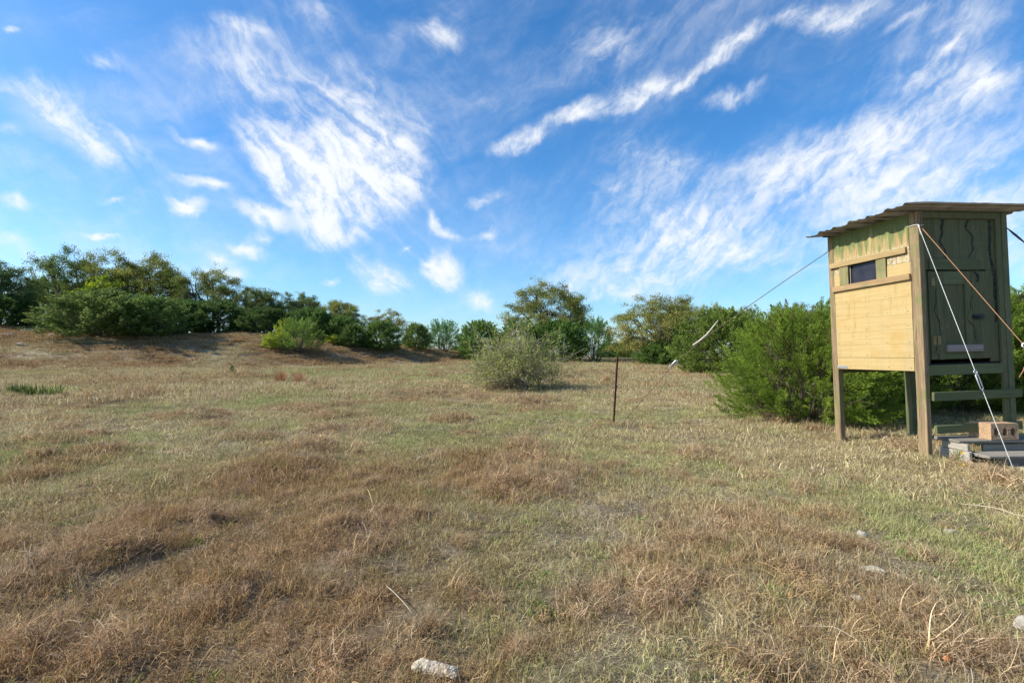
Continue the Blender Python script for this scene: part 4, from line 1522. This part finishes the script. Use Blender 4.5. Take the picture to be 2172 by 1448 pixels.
def holed_block(name, w, d, h, mat, holes):
    bm = bmesh.new()
    # front/back plate with elongated holes, extruded through
    outer = [(-w / 2, 0), (w / 2, 0), (w / 2, h), (-w / 2, h)]
    ov = [bm.verts.new((x, 0, z)) for x, z in outer]
    edges = [bm.edges.new((ov[i], ov[(i + 1) % 4])) for i in range(4)]
    for (cx, rx, rz) in holes:
        hv = [bm.verts.new((cx + rx * math.cos(t * math.pi / 6), 0, h * .48 + rz * math.sin(t * math.pi / 6) * (1.0))) for t in range(12)]
        edges += [bm.edges.new((hv[i], hv[(i + 1) % 12])) for i in range(12)]
    bmesh.ops.triangle_fill(bm, edges=edges, use_beauty=True)
    # triangle_fill may close the holes: drop faces whose centre lies in a hole
    kill = [f for f in bm.faces if any(((f.calc_center_median().x - cx) / rx) ** 2 + ((f.calc_center_median().z - h * .48) / rz) ** 2 < .8 for cx, rx, rz in holes)]
    bmesh.ops.delete(bm, geom=kill, context='FACES_ONLY')
    r = bmesh.ops.extrude_face_region(bm, geom=list(bm.faces))
    bmesh.ops.translate(bm, verts=[v for v in r['geom'] if isinstance(v, bmesh.types.BMVert)], vec=(0, d, 0))
    bmesh.ops.recalc_face_normals(bm, faces=list(bm.faces))
    rg2 = random.Random(4)
    for v in bm.verts:
        v.co += Vector((rg2.uniform(-.004, .004), rg2.uniform(-.004, .004), rg2.uniform(-.003, .003) if v.co.z > .01 else 0))
    me = bpy.data.meshes.new(name)
    bm.to_mesh(me)
    bm.free()
    return link(name, me, mat)


blk = holed_block('clay_block', .42, .34, .235, M_BRICK, [(-.125, .036, .062), (.0, .036, .062), (.125, .036, .062)])
blk.location = (SX + .70, SY + .045, hz(SX, SY) + .2985)
blk.rotation_euler = (0, 0, R(3))
tag(blk, 'orange brown clay block with three holes resting on the upper step', 'block')


# ------------------------------------------------------------------ wires, cord, post
def curve_pts(pts, n=40, sag=0.0):
    P = np.array(pts, float)
    seg = np.linspace(0, len(P) - 1, n)
    out = np.stack([np.interp(seg, np.arange(len(P)), P[:, k]) for k in range(3)], 1)
    return out


bm_w = blind.matrix_basis.copy()


def bl(x, y, z):
    return np.array((bm_w @ Vector((x, y, z)))[:])


# white guy cable with turnbuckle
top = bl(-.006, -.008, 3.45)
foot = np.array([6.565, 6.72, hz(6.565, 6.72) + .005])
cb = empty('guy_cable', tuple(foot))
tag(cb, 'white twisted guy cable with turnbuckle from corner post down past the steps', 'cable')


def loc(P):
    return np.asarray(P) - foot


ta, tb_ = top + (foot - top) * .615, top + (foot - top) * .70


def strands(a, b_, r, turns, name, mat, parent):
    n = max(30, int(turns * 9))
    t = np.linspace(0, 1, n)
    d = nrm(b_ - a)
    u = nrm(np.cross(d, [0, 1, .2]))
    w = np.cross(d, u)
    bs = []
    for k in (0, math.pi):
        ang = t * turns * 6.283 + k
        p = a[None] + (b_ - a)[None] * t[:, None] + r * (np.cos(ang)[:, None] * u + np.sin(ang)[:, None] * w)
        bs.append((p, np.full(n, r * 1.05)))
    return link(name, tube_mesh(name, bs, 5), mat, parent)


strands(loc(top), loc(ta), .0023, 50, 'upper_strand', M_WIRE, cb)
strands(loc(tb_), loc(foot), .0023, 28, 'lower_strand', M_WIRE, cb)
d = nrm(tb_ - ta)
u = nrm(np.cross(d, [0, 1, 0]))
tl = np.linalg.norm(tb_ - ta)
ring = []
for c0 in (ta + d * .02,):
    t = np.linspace(0, 6.283, 16)
    ring.append((loc(c0[None] + .022 * (np.cos(t)[:, None] * u + np.sin(t)[:, None] * d)), np.full(16, .006)))
for s in (-1, 1):
    ring.append((loc(np.array([ta + d * .05, ta + d * .065 + u * s * .019, ta + d * (tl - .05) + u * s * .019, ta + d * (tl - .035)])), np.array([.007] * 4)))
ring.append((loc(np.array([ta + d * (tl - .05), tb_])), np.array([.006, .006])))
ring.append((loc(np.array([ta + d * .03, ta + d * .09])), np.array([.005, .005])))
link('turnbuckle', tube_mesh('turnbuckle', ring, 6), M_GALV, cb)
wr = [(loc(np.array([bl(-.012, -.010, 3.45), bl(.03, -.014, 3.44), bl(.088, -.008, 3.45)])), np.array([.005] * 3)),
      (loc(np.array([bl(-.008, -.012, 3.455), bl(-.014, .07, 3.46), bl(-.008, .15, 3.455)])), np.array([.005] * 3)),
      (loc(np.array([bl(-.004, -.012, 3.45), bl(.012, -.02, 3.37), bl(.018, -.022, 3.30)])), np.array([.008, .008, .005]))]
link('tie', tube_mesh('tie', wr, 5), M_WIRE, cb)
stk = np.array([[foot[0] - .02, foot[1], foot[2] - .12], [foot[0], foot[1], foot[2] + .03]])
link('ground_stake', tube_mesh('ground_stake', [(loc(stk), np.array([.010, .010]))], 6), M_RUST, cb)

# orange cord running off past the frame to a stake
ctop = bl(.05, -.016, 3.40)
# passes the column 2172 at height of the line 730
Yc = 6.55
pmid = np.array([at(2172, Yc), Yc, zat(732, Yc)])
cend = pmid + (pmid - ctop) * .62
gz = hz(cend[0], cend[1])
tt = (ctop[2] - gz) / (ctop[2] - cend[2])
cend = ctop + (cend - ctop) * tt
co = empty('orange_cord', tuple(cend))
tag(co, 'orange cord stretched from the corner post over the door wall', 'cord')
link('rope', tube_mesh('rope', [(curve_pts([ctop, pmid, cend], 20) - cend, np.full(20, .0046)),
                                (np.array([bl(-.004, -.012, 3.41), bl(.04, -.02, 3.40), bl(.088, -.01, 3.41)]) - cend, np.full(3, .005))], 6), M_ORANGE, co)
tail = np.array([pmid, pmid + [.012, -.01, -.10], pmid + [.015, -.01, -.22], pmid + [-.03, -.01, -.33], pmid + [-.085, -.015, -.41]])
link('loose_end', tube_mesh('loose_end', [(tail - cend, np.full(5, .005))], 6), M_ORANGE, co)
t = np.linspace(0, 6.283, 14)
link('ring', tube_mesh('ring', [(pmid[None] + np.stack([.022 * np.cos(t), 0 * t, .026 * np.sin(t)], 1) - cend, np.full(14, .009))], 6), M_PORC, co)
stk = np.array([[0, 0, -.15], [0, 0, .04]])
link('ground_stake', tube_mesh('ground_stake', [(stk, np.array([.012, .012]))], 6), M_RUST, co)

# dark rope to the far side
rt = bl(W_ - .02, -.004, 3.42)
re_ = np.array([rt[0] + 2.6, rt[1] - .4, hz(rt[0] + 2.6, rt[1] - .4)])
rp = empty('guy_rope', tuple(re_))
tag(rp, 'dark frayed guy rope running off from the post under the roof edge', 'rope')
pp = curve_pts([rt, rt * .8 + re_ * .2 + [0, 0, .16], rt * .5 + re_ * .5 + [0, 0, .12], re_], 40)
rr2 = np.random.default_rng(8)
rad = .006 + .010 * np.clip(np.sin(np.linspace(0, 20, 40)), 0, 1) * (np.linspace(0, 1, 40) < .5)
link('rope', tube_mesh('rope', [(pp - re_, rad)], 6), M_ROPE, rp)
fr = []
for i in range(40):
    k = rr2.integers(2, 18)
    q = pp[k] - re_
    fr.append((np.array([q, q + rr2.normal(0, .03, 3)]), np.array([.003, .0015])))
tag(link('frayed_fibre', tube_mesh('frayed_fibre', fr, 3), M_ROPE, rp), kind='stuff')

# rusty guy wire on the other side, with a bleached stick and a turnbuckle caught on it
A = bl(-.004, D_ - .06, 3.42)
Bx, By = gxy(1316, 900)
B = np.array([Bx, By, hz(Bx, By)])


def on_plane(px, py):
    """point of the upright plane through A and B seen in the column px, line py"""
    x = (px - 1086) / 1086.0
    # (A + t(B-A)) : X/Y = x
    dX, dY = B[0] - A[0], B[1] - A[1]
    t = (x * A[1] - A[0]) / (dX - x * dY)
    Y = A[1] + t * dY
    return np.array([A[0] + t * dX, Y, zat(py, Y)])


gw = empty('guy_wire', tuple(B))
tag(gw, 'thin rusty guy wire from the tan wall down to the field near the steel post', 'wire')
wp = np.array([A, on_plane(1668, 594), on_plane(1580, 655), on_plane(1500, 714), on_plane(1437, 764), on_plane(1400, 806), on_plane(1360, 850), B])
link('strand', tube_mesh('strand', [(curve_pts(wp, 44) - B, np.full(44, .0068))], 5), M_RUSTWIRE, gw)
s0, s1 = on_plane(1437, 764), on_plane(1419, 781)
dd = nrm(s1 - s0)
uu = nrm(np.cross(dd, [0, 1, 0]))
tl = np.linalg.norm(s1 - s0)
trb = [(np.array([s0, s0 + dd * .03 + uu * s * .024, s0 + dd * (tl - .03) + uu * s * .024, s1]) - B, np.array([.012] * 4)) for s in (-1, 1)]
link('turnbuckle', tube_mesh('turnbuckle', trb, 6), M_GALV, gw)
a, b2 = on_plane(1524, 679), on_plane(1470, 732)
mid = on_plane(1500, 709)
stick = link('bleached_stick', tube_mesh('bleached_stick', [(np.array([a, (a + mid) / 2 + [0.01, 0, .01], mid, (mid + b2) / 2 + [0, 0, -.015], b2]) - b2, np.array([.010, .015, .019, .022, .019]))], 7), M_STICK)
stick.location = tuple(b2)
tag(stick, 'bleached bare stick hanging along the rusty guy wire', 'stick')

# steel T post
px_, py_ = 1301, 902
tx, ty = gxy(px_, py_)
tz = hz(tx, ty)
bm = bmesh.new()
Hp = zat(757, ty) - tz
pf = [(-.022, 0), (.022, 0), (.022, .005), (.004, .006), (.004, .034), (-.004, .034), (-.004, .006), (-.022, .005)]
vb = [bm.verts.new((x, y, -.3)) for x, y in pf]
vt = [bm.verts.new((x, y, Hp)) for x, y in pf]
for i in range(8):
    bm.faces.new((vb[i], vb[(i + 1) % 8], vt[(i + 1) % 8], vt[i]))
bm.faces.new(vt)
bm.faces.new(vb[::-1])
me = bpy.data.meshes.new('t_post')
bm.to_mesh(me)
bm.free()
post = empty('steel_fence_post', (tx, ty, tz))
post.rotation_euler = (R(1.0), R(4.2), R(35))
tag(post, 'slim rusty steel fence post standing alone in the field', 'fence post')
link('shaft', me, M_RUST, post)
for k in range(22):
    z = .12 + k * .062
    if z < Hp - .02:
        board('stud', post, -.007, .007, -.010, .001, z, z + .022, M_RUST, .002, 0)


# ------------------------------------------------------------------ stones, sticks, chunk
def stone(name, label, cat, px, py, sx_, sy_, sz_, seed, mat, group=None, rz=0.0, sub=3, rough=.22, sinkf=.42, Y=None):
    if Y is None:
        x, y = gxy(px, py)
    else:
        x, y = at(px, Y), Y
    rng = np.random.default_rng(seed)
    bm = bmesh.new()
    bmesh.ops.create_icosphere(bm, subdivisions=sub, radius=1.0)
    pl = rng.normal(0, 1, (9, 3))
    pl /= np.linalg.norm(pl, axis=1, keepdims=True)
    od = rng.uniform(.62, .92, 9)
    for v in bm.verts:
        p = np.array(v.co)
        for k in range(9):
            e = p @ pl[k] - od[k]
            if e > 0:
                p = p - pl[k] * e
        p = p * (1 + rng.normal(0, rough * .22))
        v.co = Vector((p[0] * sx_, p[1] * sy_, p[2] * sz_))
    me = bpy.data.meshes.new(name)
    bm.to_mesh(me)
    bm.free()
    o = link(name, me, mat)
    o.location = (x, y, hz(x, y) + sz_ * (1 - 2 * sinkf) + .01)
    o.rotation_euler = (0, 0, rz)
    tag(o, label, cat, group)
    return o


stone('limestone_piece', 'small round pale stone lying alone in the short grass', 'stone', 1820, 1140, .05, .04, .04, 1, M_STONE)
stone('limestone_piece', 'flat elongated pale stone lying among straw', 'stone', 1842, 1212, .08, .04, .035, 2, M_STONE, rz=-.5)
stone('limestone_piece', 'small half buried stone in two lobes below the elongated stone', 'stone', 1808, 1275, .04, .045, .035, 3, M_STONE)
stone('limestone_piece', 'pale stone half hidden in grass below the long bent stick', 'stone', 2007, 1126, .065, .04, .03, 4, M_STONE)
stone('limestone_piece', 'largest pale stone, half sunk in grass beyond the bigger orange fragment', 'stone', 2166, 1342, .085, .07, .05, 5, M_STONE)
stone('clay_fragment', 'bigger orange clay fragment in grass near the largest pale stone', 'fragment', 1997, 1406, .022, .018, .02, 6, M_BRICKBIT)
stone('clay_fragment', 'tiny orange clay fragment in grass between the loose straws', 'fragment', 1668, 1262, .016, .014, .015, 7, M_BRICKBIT)
stone('dead_stump', 'small dark broken stump beside the twiggy shrub', 'stump', 970, 826, .26, .14, .16, 8, M_JBARK, rz=.4)
for k, (px, py, Y, s) in enumerate(((60, 705, 44, .7), (20, 712, 42, .55), (110, 712, 43, .45), (45, 722, 40, .5))):
    stone('limestone_ledge', ('widest grey ledge stone on the bank near the dark end oak', 'grey ledge stone at the outermost end of the bank',
          'grey ledge stone right below the olive juniper', 'lowest grey ledge stone on the bank')[k], 'stone', px, py, s, s * .6, .16, 20 + k, M_GSTONE, 'ledge stones on the bank', Y=Y, rz=k)

# pale weathered chunk in the foreground
cx, cy = gxy(925, 1428)
rng = np.random.default_rng(12)
n = 40
tt = np.linspace(0, 1, n)
bmc = bmesh.new()
rows = []
prf = [(-1, 0), (-1.04, .35), (-1.0, .7), (-.72, .95), (-.3, 1.0), (.1, 1.03), (.5, .98), (.85, .82), (1.03, .5), (1.0, 0)]
for i, t in enumerate(tt):
    row = []
    env = min(1, .55 + 3.2 * t) * min(1, .45 + 2.6 * (1 - t))
    for j, (a, c) in enumerate(prf):
        nn = float(fbm(np.array([t * 9 + 3]), np.array([j * .8]), 5, 4)[0]) - .5
        n2 = float(fbm(np.array([t * 30]), np.array([j * 1.7]), 15, 2)[0]) - .5
        k = 1 + .55 * nn + .22 * n2
        row.append(bmc.verts.new(((t - .5) * .23 + .02 * nn * (abs(t - .5) > .4), a * .030 * k * (.8 + .2 * env) + .012 * math.sin(t * 2.6), c * .036 * k * env)))
    rows.append(row)
for i in range(n - 1):
    for j in range(9):
        bmc.faces.new((rows[i][j], rows[i + 1][j], rows[i + 1][j + 1], rows[i][j + 1]))
    bmc.faces.new((rows[i][9], rows[i + 1][9], rows[i + 1][0], rows[i][0]))
bmc.faces.new(rows[0])
bmc.faces.new(rows[-1][::-1])
bmesh.ops.recalc_face_normals(bmc, faces=list(bmc.faces))
me = bpy.data.meshes.new('pale_chunk')
bmc.to_mesh(me)
bmc.free()


def chunk_mat():
    m, b, out = mat_new('pale_pitted_chunk')
    tc = b.n('ShaderNodeTexCoord')
    n1 = b.noise(tc.outputs['Object'], 40, 5, .7)
    n2 = b.noise(tc.outputs['Object'], 110, 3, .6)
    c = b.ramp(n1, [(.3, (.34, .28, .20)), (.6, (.54, .47, .36))])
    c = b.mix(b.mapr(n2, .62, .70, 0, .85), c, (.07, .06, .05))
    principled(b, out, c, .95, bump=n1, bstr=.6, bdist=.006)
    return m


ch = link('pale_chunk', me, chunk_mat())
ch.location = (cx, cy, hz(cx, cy) + .022)
ch.rotation_euler = (R(6), R(3), R(-16))
tag(ch, 'whitish pitted chunk of old timber lying in the russet grass', 'timber chunk')


def fallen(label, pts, r, mat=M_TWIGPALE, group='sticks lying in the grass'):
    P = [np.array([*gxy(a, c), 0.0]) for a, c in pts]
    for p, (_, _, h) in zip(P, [(*q, .05) for q in pts]):
        p[2] = hz(p[0], p[1]) + .045
    P = np.array(P)
    o0 = P[0].copy()
    Q = curve_pts(P, 14)
    Q[:, 2] += .02 * np.sin(np.linspace(0, 3.1, 14))
    rr = np.linspace(r, r * .45, 14)
    o = link('fallen_stick', tube_mesh('fallen_stick', [(Q - o0, rr)], 6), mat)
    o.location = tuple(o0)
    tag(o, label, 'stick', group)


fallen('long bent pale stick lying below the steps', [(2025, 1076), (2070, 1080), (2110, 1086), (2140, 1098), (2172, 1107)], .0075)
fallen('thin curved straw coloured stick lying between the two orange fragments', [(1690, 1330), (1760, 1342), (1810, 1368), (1870, 1420)], .0035)
fallen('short forked looking pale twig lying in the russet grass', [(822, 1240), (850, 1275), (880, 1310)], .0035)
fallen('thin straw coloured twig arched over the mid grass', [(1300, 1285), (1345, 1272), (1410, 1282)], .0022)

# ------------------------------------------------------------------ small plants


def rosette(name, label, cat, px, py, n, L, w, spread, seed, c1, c2, group=None, Wd=None):
    x, y = gxy(px, py)
    rng = np.random.default_rng(seed)
    a = rng.uniform(0, 6.283, n)
    t = rng.uniform(.05, 1.25, n)
    b0 = np.stack([rng.uniform(-spread, spread, n), rng.uniform(-.3, .3, n) * spread, np.zeros(n)], 1)
    d = np.stack([np.sin(t) * np.cos(a), np.sin(t) * np.sin(a), np.cos(t)], 1)
    ln = L * rng.uniform(.6, 1.1, n)
    mixv = rng.uniform(0, 1, n)[:, None]
    col = np.array(c1) * (1 - mixv) + np.array(c2) * mixv
    s = np.cross(d, [0, 0, 1.0])
    s /= np.linalg.norm(s, axis=1, keepdims=True) + 1e-6
    Q = []
    for k0, k1, w0, w1 in ((0, .5, .7, 1.0), (.5, 1.0, 1.0, .08)):
        p0 = b0 + d * (ln * k0)[:, None]
        p1 = b0 + d * (ln * k1)[:, None] - np.array([0, 0, .06]) * (ln * k1 * k1)[:, None]
        Q.append(np.stack([p0 - s * w * w0 / 2, p0 + s * w * w0 / 2, p1 + s * w * w1 / 2, p1 - s * w * w1 / 2], 1))
    e = empty(name, (x, y, hz(x, y)))
    link('leaves', quads_mesh('leaves', np.concatenate(Q), np.concatenate([col, col]), M_LEAF), None, e)
    tag(e, label, cat, group)
    return e


rosette('yucca', 'spiky green yucca clump in the russet grass, wider of the two', 'yucca', 90, 845, 190, .55, .045, .62, 31, (.06, .10, .03), (.20, .24, .07), 'yuccas in the grass')
rosette('yucca', 'spiky green yucca clump in the russet grass, narrower of the two', 'yucca', 42, 840, 110, .48, .045, .36, 32, (.06, .10, .03), (.18, .22, .07), 'yuccas in the grass')
rosette('bluestem_tuft', 'upright red stemmed grass tuft, one of a pair in the open field', 'grass tuft', 596, 810, 130, .80, .018, .22, 33, (.36, .15, .08), (.42, .24, .13), 'red stemmed grass tufts')
rosette('bluestem_tuft', 'upright red stemmed grass tuft, one of a pair in the open field', 'grass tuft', 636, 812, 130, .78, .018, .22, 34, (.36, .15, .08), (.42, .24, .13), 'red stemmed grass tufts')
SAP = gen_juniper(301, 1.0, .5, 26, 30, .09, .022, .24, 'cone', (.08, .12, .035), (.17, .21, .07), 3)
sx_, sy_ = gxy(493, 800)
e = empty('juniper_sapling', (sx_, sy_, hz(sx_, sy_)))
e.scale = (.7, .7, .7)
link('trunk', SAP[0], None, e)
link('crown', SAP[1], None, e)
tag(e, 'tiny dark juniper sapling alone in the open field', 'sapling')


def flower(px, py, label, h=.10, r=.022, off=0.0):
    x, y = gxy(px, py)
    z = hz(x, y)
    e = empty('yellow_flower', (x, y, z))
    link('stem', tube_mesh('stem', [(np.array([[0, 0, 0], [.006, 0, h * .6], [0, -.008, h]]), np.array([.003, .0025, .002]))], 4), M_STEM, e)
    vs, fs = [(0, -.008, h + .004)], []
    for k in range(10):
        a = k * 6.283 / 10
        vs += [(r * math.cos(a - .25), -.008 + r * .5 * math.sin(a - .25) - .004, h + .012 + r * .8 * math.sin(a - .25)), (r * math.cos(a + .25), -.008 + r * .5 * math.sin(a + .25) - .004, h + .012 + r * .8 * math.sin(a + .25))]
        fs.append((0, 1 + 2 * k, 2 + 2 * k))
    me = bpy.data.meshes.new('petals')
    me.from_pydata(vs, [], fs)
    link('petals', me, M_PETAL, e)
    tag(e, label, 'flower', 'yellow flowers in the field')


M_STEM = simple('flower_stem', (.10, .16, .05), .7)
M_PETAL = simple('yellow_petal', (.80, .48, .02), .6, 0, 50, .1)
flower(2035, 985, 'yellow flower blooming beside the pale stringer of the steps', .12, .03)
flower(2036, 1004, 'small yellow flower low in the grass below the larger yellow bloom', .05, .018)
wx, wy = gxy(2045, 978)
# green weed by the steps
rosette('green_weed', 'bright green leafy weed growing against the steps', 'weed', 2040, 982, 110, .22, .012, .14, 36, (.12, .20, .04), (.24, .32, .07))
